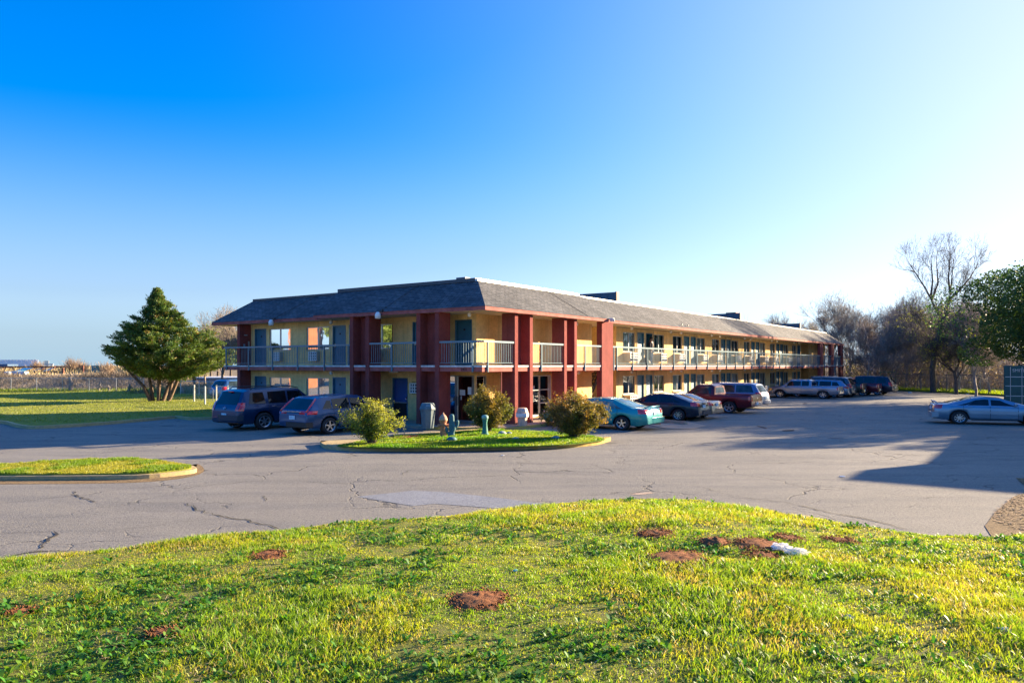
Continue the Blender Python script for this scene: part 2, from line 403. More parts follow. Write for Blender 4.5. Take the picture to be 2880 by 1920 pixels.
M_field = soil('dry_field', (.20, .15, .085), (.30, .23, .14), (.12, .11, .05), .3)
M_verge = soil('turf_soil', (.13, .17, .028), (.19, .22, .036), (.21, .17, .08), 2.2)
M_lawn = soil('lawn_turf', (.20, .22, .028), (.28, .27, .045), (.14, .19, .02), 1.6, .6)
M_lawn2 = soil('island_turf', (.07, .15, .012), (.12, .20, .02), (.16, .18, .04), 2.6, .6)
M_dirt = soil('red_earth', (.31, .125, .055), (.42, .19, .085), (.18, .075, .035), 3, 1)
M_straw = soil('straw_litter', (.27, .19, .10), (.38, .27, .15), (.12, .085, .045), 5, 1)
M_bank = soil('bank_earth', (.17, .135, .095), (.27, .22, .155), (.10, .085, .06), 1.2, 1)
M_kerb = soil('kerb_concrete', (.46, .34, .15), (.56, .42, .20), (.33, .27, .18), 2.0, .3)
M_kerby = soil('kerb_yellow_paint', (.50, .35, .09), (.60, .42, .12), (.38, .28, .14), 3.0, .3)
M_conc = soil('pavement_concrete', (.40, .29, .20), (.48, .36, .26), (.33, .25, .18), 1.5, .25)
M_patch = soil('asphalt_patch_grey', (.20, .21, .22), (.25, .26, .27), (.16, .165, .17), 3, .3)
M_darkpatch = soil('oil_stain', (.035, .032, .03), (.05, .045, .04), (.08, .075, .07), 8, .3)
M_crack = plain('crack_fill', (.022, .019, .015), .95, .3, 20)

g = MB(); g.quad((-4000, -400, 0), (4000, -400, 0), (4000, 6000, 0), (-4000, 6000, 0)); tag(g.build('ground', M_field), kind='structure')
sheet('parking_lot', [(-75, -12), (60, -12), (60, 52), (42.5, 63), (40.6, 80), (46, 104), (20, 106), (-24, 64), (-14.2, 41), (-24, 37.5), (-75, 40)], .004, M_asph)

# kerbed island in front of the building
isl = [gp(*p) for p in [(901,1250),(912,1261),(960,1267),(1050,1269.5),(1250,1269),(1400,1266.5),(1510,1264),(1600,1259),(1680,1250),(1716,1239)]] + \
      [gp(*p, z=.13) for p in [(1705,1230),(1640,1221.5),(1577,1216.5),(1500,1210),(1430,1207),(1350,1205),(1239,1213),(1150,1217.5),(1090,1223),(1030,1231.5),(938,1236),(905,1243)]]
isl = ccw(smooth_poly(isl, 3))
slab('kerb', isl, 0, .13, M_kerb)
isg = [gp(*p, z=.14) for p in [(948,1253),(1000,1257),(1100,1259.2),(1250,1259.2),(1400,1257),(1510,1254),(1600,1249),(1668,1241),(1700,1236),(1690,1231),(1640,1224),(1577,1218),(1500,1213),(1430,1209.5),(1350,1208.5),(1239,1217),(1150,1224),(1062,1233),(990,1245)]]
isg = ccw(smooth_poly(isg, 3))
slab('lawn', isg, .12, .15, M_lawn2)
yk = [gp(*p) for p in [(1500,1264.4),(1600,1259.2),(1680,1250.4),(1717,1239.4)]]; yk = smooth_poly(yk, 4, False)
def strip_kerb(line, wd, z, mat, name='kerb'):
    m = MB(); L = [Vector((p[0], p[1], 0)) for p in line]
    for i in range(len(L)-1):
        def nn(k):
            t = (L[min(k+1, len(L)-1)]-L[max(k-1, 0)]).normalized(); return Vector((-t.y, t.x, 0))
        a, b = L[i], L[i+1]; na, nb = nn(i), nn(i+1)
        z3 = Vector((0, 0, z)); o = .006
        a0, b0, a1, b1 = a-na*o, b-nb*o, a+na*wd, b+nb*wd
        m.quad(a0, b0, b0+z3, a0+z3); m.quad(a0+z3, b0+z3, b1+z3, a1+z3); m.quad(b1, a1, a1+z3, b1+z3)
    return tag(m.build(name, mat), kind='structure')
strip_kerb(yk, .17, .136, M_kerby)

# left strip island
isl2 = [gp(*p, z=.13*min(1, max(0, (1338-p[1])/35))) for p in [(-260,1352),(0,1351),(300,1349),(420,1346),(500,1338),(546,1326),(552,1315),(527,1302),(420,1289),(300,1288),(200,1290),(0,1304),(-260,1322)]]
isl2 = ccw(smooth_poly(isl2, 3)); slab('kerb', isl2, 0, .10, M_kerb)
isl2g = inset(isl2, .12); slab('lawn', isl2g, .08, .13, M_lawn)
lit = ccw(smooth_poly([gp(*p) for p in [(-260,1365),(0,1362),(250,1360),(420,1355),(540,1340),(575,1322),(556,1305),(546,1326),(500,1338),(300,1349),(0,1351),(-260,1353)]], 3))
sheet('dirt', lit, .008, M_straw)

# big left lawn
lwf = smooth_poly([(-90, 60), (-55, 45)] + [gp(*p, z=.12) for p in [(-180,1174),(0,1181.5),(64,1194.5),(127,1196.5),(287,1186.5),(400,1177),(494,1169.5),(539,1173.5),(615,1172)]], 4, False)
lawn = lwf + [(-15.2, 42.5), (-18, 50), (-24, 62), (-28, 76), (-60, 77), (-130, 78), (-130, 50)]
slab('lawn', lawn, 0, .12, M_lawn)
strip_kerb(lwf, -.16, .135, M_kerb)

# building apron (pavement) -- in building coordinates
UX, UY = .575, .818
OX, OY = .075, 32.1
def ab(a, b): return (OX+UX*a-UY*b, OY+UY*a+UX*b)
BANG = math.atan2(UY, UX)
slab('pavement', [ab(*p) for p in [(-2.9,9),(-2.9,1.6),(-1.5,-.8),(9.2,-.8),(9.2,-.35),(66,-.35),(66,18),(-1.6,18),(-1.6,9)]], 0, .11, M_conc)
strip_kerb([ab(*p) for p in [(-2.9,2.2),(-2.9,1.6),(-1.5,-.8),(1.0,-.8)]], -.16, .116, M_kerby)
sheet('pavement', [gp(*p) for p in [(1827,1196),(1930,1184),(1988,1198),(1950,1207),(1880,1206.5)]], .02, M_conc)
sheet('asphalt_patch', [gp(*p) for p in [(1005,1397),(1160,1380),(1240,1383),(1400,1400),(1590,1425),(1500,1437),(1440,1433),(1225,1417),(1160,1423)]], .009, M_patch)
sheet('asphalt_patch', [gp(*p) for p in [(1790,1387),(1830,1384),(1838,1387),(1800,1392),(1770,1390)]], .009, M_conc)
sheet('asphalt_patch', smooth_poly([gp(*p) for p in [(2200,1210),(2230,1208),(2232,1212),(2205,1213)]], 3), .009, M_darkpatch)
sheet('asphalt_patch', smooth_poly([gp(*p) for p in [(2258,1134),(2268,1133),(2270,1135),(2260,1136)]], 3), .009, M_darkpatch)
sheet('asphalt_patch', smooth_poly([gp(*p) for p in [(2131,1197),(2156,1203),(2150,1205),(2130,1199)]], 3), .009, M_darkpatch)

# cracks in the asphalt: narrow dark ribbons
rng = random.Random(5)
def crack(pix, wd=.02, step=.12, jig=.05):
    L = [Vector(gp(*p)) for p in pix]; m = MB(); pts = []
    for i in range(len(L)-1):
        n = max(2, int((L[i+1]-L[i]).length/step))
        for k in range(n):
            q = L[i].lerp(L[i+1], k/n); pts.append(q + Vector((rng.uniform(-jig, jig), rng.uniform(-jig, jig))))
    pts.append(L[-1]); ws = [wd*rng.uniform(.25, 1.3) for _ in pts]; ws[0] = ws[-1] = .003
    for i in range(len(pts)-1):
        t = (pts[i+1]-pts[i]).normalized(); n = Vector((-t.y, t.x))
        a, b, c, d = pts[i]-n*ws[i]/2, pts[i+1]-n*ws[i+1]/2, pts[i+1]+n*ws[i+1]/2, pts[i]+n*ws[i]/2
        m.quad((*a, .0135), (*b, .0135), (*c, .0135), (*d, .0135))
    return m
cr = MB()
for pix, wd in [([(203,1383),(208,1393),(240,1402),(272,1413)],.035), ([(272,1413),(370,1413),(430,1414),(525,1415)],.012), ([(525,1415),(560,1435),(610,1450),(700,1465),(785,1488)],.032),
                ([(738,1395),(752,1403),(745,1410)],.02), ([(150,1495),(146,1512),(118,1528),(112,1545)],.05), ([(0,1500),(80,1496),(150,1495)],.014), ([(745,1410),(900,1412),(1060,1408)],.01),
                ([(60,1552),(130,1550),(200,1552),(270,1550)],.03), ([(0,1568),(70,1556),(130,1550)],.04), ([(1440,1326),(1600,1332),(1760,1345)],.018), ([(1560,1360),(1640,1353),(1720,1352)],.012), ([(1960,1366),(2060,1395),(2240,1418)],.018),
                ([(1130,1338),(1145,1325),(1160,1322)],.02), ([(250,1497),(420,1480),(640,1455)],.010), ([(1450,1300),(1700,1320),(1900,1326)],.012), ([(2236,1420),(2330,1440),(2480,1470),(2560,1490)],.03),
                ([(400,1345),(640,1340),(820,1345)],.008), ([(1300,1296),(1420,1310),(1540,1306)],.010), ([(1900,1290),(2050,1300),(2300,1290)],.012), ([(160,1265),(400,1262),(600,1268)],.012), ([(380,1240),(500,1225),(540,1218)],.03),
                ([(2100,1330),(2250,1345),(2420,1352)],.012), ([(2450,1385),(2600,1400),(2760,1398)],.015)]:
    c_ = crack(pix, wd); n0 = len(cr.v); cr.v += c_.v; cr.f += [tuple(i+n0 for i in f_) for f_ in c_.f]; cr.uv += c_.uv
tag(cr.build('asphalt_cracks', M_crack), kind='structure')

# ---------------- foreground verge ----------------
vb = [gp(*p) for p in [(0,1586),(122,1572),(367,1548),(551,1520),(777,1499),(980,1474),(1224,1459),(1440,1436),(1624,1413),(1807,1406),(1960,1410),(2052,1428),(2236,1459),(2419,1485),(2603,1510),(2786,1516),(2880,1506)]]
vbx = np.array([-30, -12] + [p[0] for p in vb] + [9.5, 14, 30]); vby = np.array([5.0, 8.8] + [p[1] for p in vb] + [11.6, 11.3, 11.0])
def hsh(ix, iy, s):
    n = np.sin(ix*127.1+iy*311.7+s*74.7)*43758.5453; return n-np.floor(n)
def vnoise(x, y, s=0):
    xi = np.floor(x); yi = np.floor(y); fx = x-xi; fy = y-yi; fx = fx*fx*(3-2*fx); fy = fy*fy*(3-2*fy)
    return (hsh(xi, yi, s)*(1-fx)+hsh(xi+1, yi, s)*fx)*(1-fy)+(hsh(xi, yi+1, s)*(1-fx)+hsh(xi+1, yi+1, s)*fx)*fy
def fbm(x, y, s=0, o=4):
    r = 0; a = .5; t = 0
    for k in range(o): r = r+a*vnoise(x*2**k, y*2**k, s+k); t += a; a *= .5
    return r/t
def sstep(a, b, x): t = np.clip((x-a)/(b-a), 0, 1); return t*t*(3-2*t)
def edge_y(x): return np.interp(x, vbx, vby) + .10*(fbm(x*2.2, x*0+3, 9)-.5)
def verge_z(x, y):
    e = edge_y(x)-y
    return .012 + .07*sstep(0, .35, e) + .14*sstep(.2, 3, e)*fbm(x*.35, y*.35, 1) + .05*sstep(.1, 1, e)*(fbm(x*1.6, y*1.6, 2)-.5)
xs = np.arange(-24, 24.01, .16); nr = 70
Vv = []; 
for x in xs:
    yt = float(edge_y(x)); ys = yt - (np.linspace(0, 1, nr)**1.5)*(yt+8); Vv.append(np.stack([np.full(nr, x), ys, verge_z(np.full(nr, x), ys)], 1))
Vv = np.concatenate(Vv); I = np.arange(len(xs)-1)[:, None]*nr + np.arange(nr-1)[None, :]; I = I.ravel()
tag(np_mesh('grass_verge', Vv, np.stack([I, I+1, I+nr+1, I+nr], 1), M_verge, smooth=True), kind='structure')

# bare earth patches masks (used to thin the grass)
mounds = [((1347,1705), .27, .09, 'reddish earth mound with grass sprout in the middle of the foreground turf', 1), ((455,1795), .13, .05, 'small orange earth mound among clover at lower left', 0), ((758,1568), .22, .05, 'low orange earth mound near the asphalt left of centre', 0),
          ((1905,1582), .38, .08, 'widest dark brown earth mound left of the white bags', 0), ((2008,1540), .19, .11, 'small rounded brown mound just beyond the widest mound', 0), ((1842,1513), .22, .05, 'flat dark earth patch nearest the crest of the verge', 0),
          ((2138,1546), .30, .08, 'brown earth mound directly beside the white bags', 0), ((2150,1578), .20, .04, 'thin dark earth patch in front of the white bags', 0), ((2215,1522), .20, .04, 'crumbly earth patch behind the white bags', 0), ((2360,1524), .20, .035, 'flat reddish earth patch right of the white bags near the kerb', 0), ((60,1728), .12, .04, 'small earth mound at the far left edge of the turf', 0)]
mpos = []
for (px, py), r, h, lab, sp in mounds:
    x, y = gp(px, py, .12); mpos.append((x, y, r))
    n = 26; gx, gy = np.meshgrid(np.linspace(-1, 1, n), np.linspace(-1, 1, n)); rr = np.sqrt(gx**2+gy**2)
    rr = rr*(1+.5*(fbm(gx*2+x, gy*2+y, 5)-.5)); zz = .62*h*np.clip(1-rr**2, -.25, 1)*(0.75+.9*(fbm(gx*5+x*3, gy*5, 6)-.3)) + .03*(fbm(gx*11+x, gy*11, 8)-.5)
    X = x+gx*r*1.15; Y = y+gy*r*1.25
    Vm = np.stack([X.ravel()-x, Y.ravel()-y, (verge_z(X, Y)+zz+.005).ravel()], 1); I = (np.arange(n-1)[:, None]*n+np.arange(n-1)[None, :]).ravel()
    o = np_mesh('earth_mound', Vm, np.stack([I, I+1, I+n+1, I+n], 1), M_dirt, smooth=True); o.location = (x, y, 0); tag(o, lab, 'earth mound', 'earth mounds in the foreground turf')

# grass blades
rs = np.random.RandomState(3)
def fg_points(n, y0=4.5, y1=15.5):
    X = []; Y = []; tot = 0
    while tot < n:
        y = rs.uniform(y0, y1, n*2); x = rs.uniform(-14, 14, n*2)
        k = (np.abs(x) < .74*y+1.6) & (y < edge_y(x)+.03) & (rs.rand(n*2) < np.clip((9.0/y)**1.2, 0, 1.0))
        X.append(x[k]); Y.append(y[k]); tot += k.sum()
    return np.concatenate(X)[:n], np.concatenate(Y)[:n]
def mound_mask(x, y, sc_=1.0):
    m = np.ones(len(x))
    for mx, my, r in mpos:
        d = np.sqrt(((x-mx)/(r*1.0*sc_))**2+((y-my)/(r*1.1*sc_))**2); m *= sstep(.5, .95, d+.5*(fbm(x*9, y*9, 3)-.5))
    return m
def blades(name, x, y, zf, hgt, wid, colr, mat, lean=.6, label=None):
    n = len(x); z = zf; an = rs.uniform(0, 6.283, n); la = rs.uniform(0, 6.283, n); ll = hgt*lean*rs.uniform(.2, 1, n)
    dx, dy = np.cos(an)*wid/2, np.sin(an)*wid/2; lx, ly = np.cos(la)*ll, np.sin(la)*ll
    V = np.zeros((n, 5, 3), np.float32)
    V[:, 0] = np.stack([x-dx, y-dy, z], 1); V[:, 1] = np.stack([x+dx, y+dy, z], 1)
    V[:, 2] = np.stack([x+dx*.8+lx*.35, y+dy*.8+ly*.35, z+hgt*.6], 1); V[:, 3] = np.stack([x-dx*.8+lx*.35, y-dy*.8+ly*.35, z+hgt*.6], 1)
    V[:, 4] = np.stack([x+lx, y+ly, z+hgt*.95], 1)
    i = np.arange(n)*5; T = np.concatenate([np.stack([i, i+1, i+2], 1), np.stack([i, i+2, i+3], 1), np.stack([i+3, i+2, i+4], 1)])
    c = np.repeat(colr, 5, 0)
    return np_mesh(name, V.reshape(-1, 3), T, mat, col=c)
NG = 330000
gx, gy = fg_points(NG)
pt = fbm(gx*.55, gy*.55, 11); pt2 = fbm(gx*2.0, gy*2.0, 21); pt3 = fbm(gx*5, gy*5, 31)
wdmask = sstep(.44, .60, fbm(gx*.5, gy*.9, 41)+.34*sstep(8.2, 6.2, gy)*sstep(6, -3, gx)-.06)
thin = np.clip(.50+1.1*sstep(.36, .56, pt2)+.25*sstep(.5, .6, pt), 0, 1)*mound_mask(gx, gy)
keep = rs.rand(NG) < thin*(1-.45*wdmask)
gx, gy, pt, pt2, pt3, wm = gx[keep], gy[keep], pt[keep], pt2[keep], pt3[keep], wdmask[keep]
n = len(gx); right = sstep(0, 6, gx)
hg = .68*(.028+.075*sstep(.40, .68, pt)+.05*sstep(.5, .75, pt3)*sstep(.4, .6, pt2)+.012*right)*rs.uniform(.5, 1.35, n)*(.6+.4*thin[keep])
A = np.array([.29, .34, .024]); B = np.array([.165, .275, .020]); Cc = np.array([.36, .29, .12]); D = np.array([.31, .37, .024])
cg = A*(1-right[:, None]*.5)+D*right[:, None]*.5; m = sstep(.42, .62, pt2)[:, None]; cg = cg*(1-m)+B*m*1.15
dry = (rs.rand(n) < .10+.30*sstep(.45, .3, pt2))[:, None]; cg = np.where(dry, Cc, cg)*rs.uniform(.65, 1.3, (n, 1))
tag(blades('grass', gx, gy, verge_z(gx, gy)-.005, hg, .0042+.00055*gy, cg, M_blade, lean=1.0), 'bright yellow green spring grass covering the foreground verge', 'grass', kind='stuff')
# broad-leaved weeds (clover and dandelion rosettes)
def leaf_rosettes(x, y, z, nl, size, col, mat, name, up=.45):
    N = len(x)*nl; X = np.repeat(x, nl); Y = np.repeat(y, nl); Z = np.repeat(z, nl); s = np.repeat(size, nl)*rs.uniform(.6, 1.25, N)
    a = rs.uniform(0, 6.283, N); e = rs.uniform(.1, 1.15, N)*up*2; ux, uy, uz = np.cos(a)*np.cos(e), np.sin(a)*np.cos(e), np.sin(e); px_, py_ = -np.sin(a), np.cos(a)
    V = np.zeros((N, 6, 3), np.float32); st = s*.25
    def P(t, w_, dz): return np.stack([X+ux*s*t+px_*w_*s, Y+uy*s*t+py_*w_*s, Z+uz*s*t+dz*s], 1)
    V[:, 0] = P(.1, -.04, 0); V[:, 1] = P(.1, .04, 0); V[:, 2] = P(.62, .19, .07); V[:, 3] = P(.62, -.19, .07); V[:, 4] = P(1.0, .10, -.04); V[:, 5] = P(1.0, -.10, -.04)
    i = np.arange(N)*6; Q = np.concatenate([np.stack([i, i+1, i+2, i+3], 1), np.stack([i+3, i+2, i+4, i+5], 1)])
    c = np.repeat(np.repeat(col, nl, 0)*rs.uniform(.6, 1.35, (N, 1)), 6, 0)
    return np_mesh(name, V.reshape(-1, 3), Q, mat, col=c)
wx, wy = fg_points(52000)
wmk = sstep(.40, .60, fbm(wx*.5, wy*.9, 41)+.34*sstep(8.2, 6.2, wy)*sstep(6, -3, wx)-.06)*(.25+sstep(.38, .55, fbm(wx*2.3, wy*2.3, 51)))
k = rs.rand(len(wx)) < (.05+.9*wmk)*mound_mask(wx, wy); wx, wy = wx[k], wy[k]; n = len(wx)
wc = np.where((rs.rand(n) < .4)[:, None], np.array([.13, .26, .02]), np.array([.055, .19, .018]))
tag(leaf_rosettes(wx, wy, verge_z(wx, wy), 7, rs.uniform(.02, .042, n)*(1+1.1*(rs.rand(n) < .16)), wc, M_leaf, 'weeds'), 'dark green clover and broad leaved weeds among the foreground grass', 'weeds', kind='stuff')
# dead stalks
dx_, dy_ = fg_points(9000); n = len(dx_); dm = fbm(dx_*1.2, dy_*1.2, 61) > .5; dx_, dy_ = dx_[dm], dy_[dm]; n = len(dx_)
tag(blades('dead_stalks', dx_, dy_, verge_z(dx_, dy_)+.012, rs.uniform(.012, .032, n), .008, np.tile([.40, .30, .18], (n, 1))*rs.uniform(.5, 1.2, (n, 1)), M_twig, lean=4.5), 'pale dead stalks lying in the turf', 'dead grass', kind='stuff')

cx_ = []; 
for mx, my, r in mpos:
    k = int(900*r); a = rs.uniform(0, 6.283, k); q = r*(.55+np.abs(rs.normal(size=k))*.38); cx_.append(np.stack([mx+np.cos(a)*q*1.1, my+np.sin(a)*q*1.25], 1))
cx_ = np.concatenate(cx_); n = len(cx_); s_ = rs.uniform(.006, .022, n); zc_ = verge_z(cx_[:, 0], cx_[:, 1])+.02+.012*rs.rand(n)
dd_ = np.array([[1, 0, 0], [-.5, .87, 0], [-.5, -.87, 0], [0, 0, 1.0]]); Vc = np.stack([cx_[:, 0], cx_[:, 1], zc_], 1)[:, None, :]+dd_[None]*s_[:, None, None]*rs.uniform(.6, 1.3, (n, 4, 1)); i = np.arange(n)*4
tag(np_mesh('soil_crumbs', Vc.reshape(-1, 3), np.concatenate([np.stack([i, i+1, i+3], 1), np.stack([i+1, i+2, i+3], 1), np.stack([i+2, i, i+3], 1), np.stack([i, i+2, i+1], 1)]), M_dirt), 'loose crumbs of red earth scattered round the mounds', 'soil crumbs', kind='stuff')
def lawn_blades(poly, nmax, h, cols, zb, label, wid=.012, name='grass'):
    P = np.array(poly); x = rs.uniform(P[:, 0].min(), P[:, 0].max(), nmax); y = rs.uniform(P[:, 1].min(), P[:, 1].max(), nmax)
    k = inside(poly, x, y); x, y = x[k], y[k]; n = len(x); m = sstep(.4, .6, fbm(x*1.3, y*1.3, 71))[:, None]
    c = (np.array(cols[0])*(1-m)+np.array(cols[1])*m)*rs.uniform(.65, 1.3, (n, 1))
    tag(blades(name, x, y, np.full(n, zb), h*rs.uniform(.5, 1.4, n)*(.6+.8*m[:, 0]), wid, c, M_blade), label, 'grass', kind='stuff')
lawn_blades(inset(isg, .03), 60000, .05, [(.22, .30, .025), (.11, .25, .015)], .148, 'short bright grass on the kerbed island', .014)
lawn_blades(inset(isl2g, .0), 50000, .045, [(.30, .30, .04), (.15, .25, .02)], .128, 'patchy grass on the narrow island at left', .013)
bandx = rs.uniform(-62, -22, 30000); 
lx = rs.uniform(-75, -16, 52000); ly = rs.uniform(33, 77, 52000); k = inside(lawn, lx, ly) & (lx > -.78*ly); lx, ly = lx[k], ly[k]; n = len(lx)
tall = sstep(70, 75, ly); m = fbm(lx*.4, ly*.4, 5)[:, None]
tag(blades('grass', lx, ly, np.full(n, .118), (.045+.22*tall)*rs.uniform(.5, 1.3, n), .045, (np.array([.26, .26, .035])*(1-m)+np.array([.13, .22, .02])*m)*rs.uniform(.7, 1.25, (n, 1)), M_blade), 'clipped olive green grass of the wide lawn at left', 'grass', kind='stuff')
# leaf litter at the right border
lp = ccw([gp(*p) for p in [(2790,1512),(2770,1480),(2800,1440),(2850,1398),(2900,1380)]] + [(11.6, 17.5), (16, 16), (16, 10.9), (9.6, 11.4)])
sheet('dirt', lp, .012, M_straw)
P = np.array(lp); x = rs.uniform(8, 14, 9000); y = rs.uniform(11, 17, 9000); k = inside(lp, x, y); x, y = x[k], y[k]; n = len(x)
tag(leaf_rosettes(x, y, np.full(n, .015), 2, rs.uniform(.04, .08, n), np.tile([.26, .16, .08], (n, 1))*rs.uniform(.5, 1.5, (n, 1)), M_twig, 'leaf_litter', .12), 'dry brown leaf litter along the right border of the asphalt', 'leaf litter', kind='stuff')

# ---------------- embankment behind the left fence ----------------
def bank_z(x, y):
    r = x/np.maximum(y, 1); f = sstep(-.36, -.47, r)
    h = np.interp(y, [76, 78, 84, 95, 130, 220, 400], [-.02, .25, 1.45, 1.5, 2.15, 2.3, 2.3])
    return f*(h + .22*(fbm(x*.25, y*.25, 7)-.5)*sstep(77, 84, y)) - .05*(1-f)
xs = np.linspace(-330, -24, 160); ys = 76+(np.linspace(0, 1, 70)**1.8)*330
GX, GY = np.meshgrid(xs, ys, indexing='ij'); Z = bank_z(GX, GY); nr = len(ys)
I = (np.arange(len(xs)-1)[:, None]*nr+np.arange(nr-1)[None, :]).ravel()
tag(np_mesh('embankment', np.stack([GX.ravel(), GY.ravel(), Z.ravel()], 1), np.stack([I, I+nr, I+nr+1, I+1], 1), M_bank, smooth=True), kind='structure')
def brush(name, n, xr, yr, zf, h, cols, label, wid=.05, lean=.9, dens=None):
    x = rs.uniform(*xr, n); y = rs.uniform(*yr, n)
    if dens is not None: k = dens(x, y); x, y = x[k], y[k]; n = len(x)
    z = zf(x, y); m = sstep(.35, .65, fbm(x*.3, y*.3, 17))[:, None]; c = (np.array(cols[0])*(1-m)+np.array(cols[1])*m)*rs.uniform(.5, 1.5, (n, 1))
    return tag(blades(name, x, y, z-.03, h*rs.uniform(.3, 1.3, n)*(.5+m[:, 0]), wid, c, M_twig, lean=lean), label, 'dry brush', kind='stuff')
brush('dry_brush', 30000, (-62, -27), (76.3, 84), bank_z, .5, [(.30, .24, .17), (.16, .13, .10)], 'tangled grey tan brush on the slope behind the wire fence', .03, 1.4, lambda x, y: x > -.8*y)
brush('dry_grass', 16000, (-120, -36), (86, 135), bank_z, .45, [(.45, .34, .19), (.33, .26, .13)], 'straw coloured tall grass on top of the embankment', .07, .8, lambda x, y: (x > -.8*y) & (x < -.40*y))
brush('dry_brush', 9000, (-34, -20), (62, 78), lambda x, y: np.zeros(len(x)), .7, [(.22, .18, .12), (.10, .15, .04)], 'low brush beyond the gate at the corner of the lawn', .035, 1.0, lambda x, y: (y > 66) & (x < -.30*y))
# ---------------- the motel building ----------------
bld = empty('motel_building', (OX, OY, 0), BANG, 'long two storey yellow stucco motel with dark red piers, blue doors and shingled mansard roof', 'building')
ZF, ZE = 2.60, 4.81
def mapR(s, o, z): return (s, 1.57-o, z)
def mapL(s, o, z): return (-.6-o, s, z)
def wbox(m, mp, s0, s1, o0, o1, z0, z1):
    a = mp(s0, o0, z0); b = mp(s1, o1, z1); m.box(a[0], b[0], a[1], b[1], a[2], b[2])
def wall(mp, s0, s1, z0, z1, ops, name='wall', mat=None, dep=.14):
    m = MB(); S_ = sorted({s0, s1, *[o[0] for o in ops], *[o[1] for o in ops]}); Zs = sorted({z0, z1, *[o[2] for o in ops], *[o[3] for o in ops]})
    for i in range(len(S_)-1):
        for j in range(len(Zs)-1):
            cs, cz = (S_[i]+S_[i+1])/2, (Zs[j]+Zs[j+1])/2
            if any(o[0] < cs < o[1] and o[2] < cz < o[3] for o in ops): continue
            m.quad(mp(S_[i], 0, Zs[j]), mp(S_[i+1], 0, Zs[j]), mp(S_[i+1], 0, Zs[j+1]), mp(S_[i], 0, Zs[j+1]))
    for a, b, c, d in ops:
        for p, q in (((a, c), (b, c)), ((b, c), (b, d)), ((b, d), (a, d)), ((a, d), (a, c))):
            m.quad(mp(p[0], 0, p[1]), mp(q[0], 0, q[1]), mp(q[0], -dep, q[1]), mp(p[0], -dep, p[1]))
    return m.build(name, mat or M_yellow, bld)
def window(mp, s0, s1, z0, z1, cur, mat=None, slide=.5):
    m = MB(); t = .04
    wbox(m, mp, s0, s1, -.10, -.04, z0, z0+t); wbox(m, mp, s0, s1, -.10, -.04, z1-t, z1)
    wbox(m, mp, s0, s0+t, -.10, -.04, z0+t, z1-t); wbox(m, mp, s1-t, s1, -.10, -.04, z0+t, z1-t)
    c = s0+(s1-s0)*slide; wbox(m, mp, c-.028, c+.028, -.095, -.035, z0+t, z1-t)
    f = m.build('window', M_alu, bld)
    g_ = MB(); g_.quad(mp(s0+t, -.07, z0+t), mp(s1-t, -.07, z0+t), mp(s1-t, -.07, z1-t), mp(s0+t, -.07, z1-t)); g_.build('pane', mat or M_glass, f)
    c_ = MB(); n = 28; pr = None
    for i in range(n+1):
        s = s0+(s1-s0)*i/n; o = -.22-.035*math.sin(i*1.9+s0*7)-(.02 if i % 2 else 0)
        if pr and not (abs(i/n-slide) < .03 and (int(s0*10) % 3 == 0)): c_.quad(mp(pr[0], pr[1], z0-.02), mp(s, o, z0-.02), mp(s, o, z1+.02), mp(pr[0], pr[1], z1+.02))
        pr = (s, o)
    c_.build('curtain', M_curt[cur % 4], f)
    return f
def sill(mp, s0, s1, z):
    m = MB(); wbox(m, mp, s0-.05, s1+.05, .002, .05, z-.07, z-.003); m.build('window_sill', M_soffit, bld)
def door(mp, s0, s1, z0, z1, mat=None, hand=1, num=True, opened=False):
    m = MB(); t = .05
    wbox(m, mp, s0, s0+t, -.12, .012, z0, z1); wbox(m, mp, s1-t, s1, -.12, .012, z0, z1); wbox(m, mp, s0+t, s1-t, -.12, .012, z1-t, z1)
    fr = m.build('door_frame', M_blue, bld)
    d = MB()
    if opened: wbox(d, mp, s1-t-.05, s1-t-.005, -.95, -.12, z0+.01, z1-t)
    else: wbox(d, mp, s0+t+.004, s1-t-.004, -.11, -.065, z0+.01, z1-t-.004)
    dd = d.build('door', mat or M_door, fr)
    if not opened:
        h = MB(); sx = s0+.13 if hand > 0 else s1-.13; o = mp(sx, -.03, z0+.95); h.lathe([(.0, -.03), (.028, -.03), (.028, .02), (.0, .02)], 8, o, 'z'); wbox(h, mp, sx-.025, sx+.025, -.062, -.05, z0+.88, z0+1.05); h.build('handle', M_chrome, dd)
        if num:
            p = MB(); cs = (s0+s1)/2; wbox(p, mp, cs-.05, cs+.05, -.063, -.058, z0+1.5, z0+1.58); p.build('number_plate', M_dark, dd)
    return fr
def aircon(mp, s, z0, kind=0):
    m = MB(); w_, h_, dp = (.94, .50, .42) if not kind else (.60, .46, .22)
    wbox(m, mp, s, s+w_, .002, dp, z0, z0+h_); b = m.build('air_conditioner', M_soffit if not kind else M_alu, bld, bevel=.01)
    g_ = MB()
    for i in range(5): x = s+i*(w_-.045)/4; wbox(g_, mp, x, x+.045, dp+.004, dp+.035, z0, z0+h_)
    for j in range(4): z = z0+j*(h_-.045)/3; wbox(g_, mp, s, s+w_, dp+.006, dp+.033, z, z+.045)
    g_.build('grille', M_white, b); d = MB(); wbox(d, mp, s+.02, s+w_-.02, dp+.001, dp+.003, z0+.02, z0+h_-.02); d.build('coil', M_brown if not kind else M_black, b)

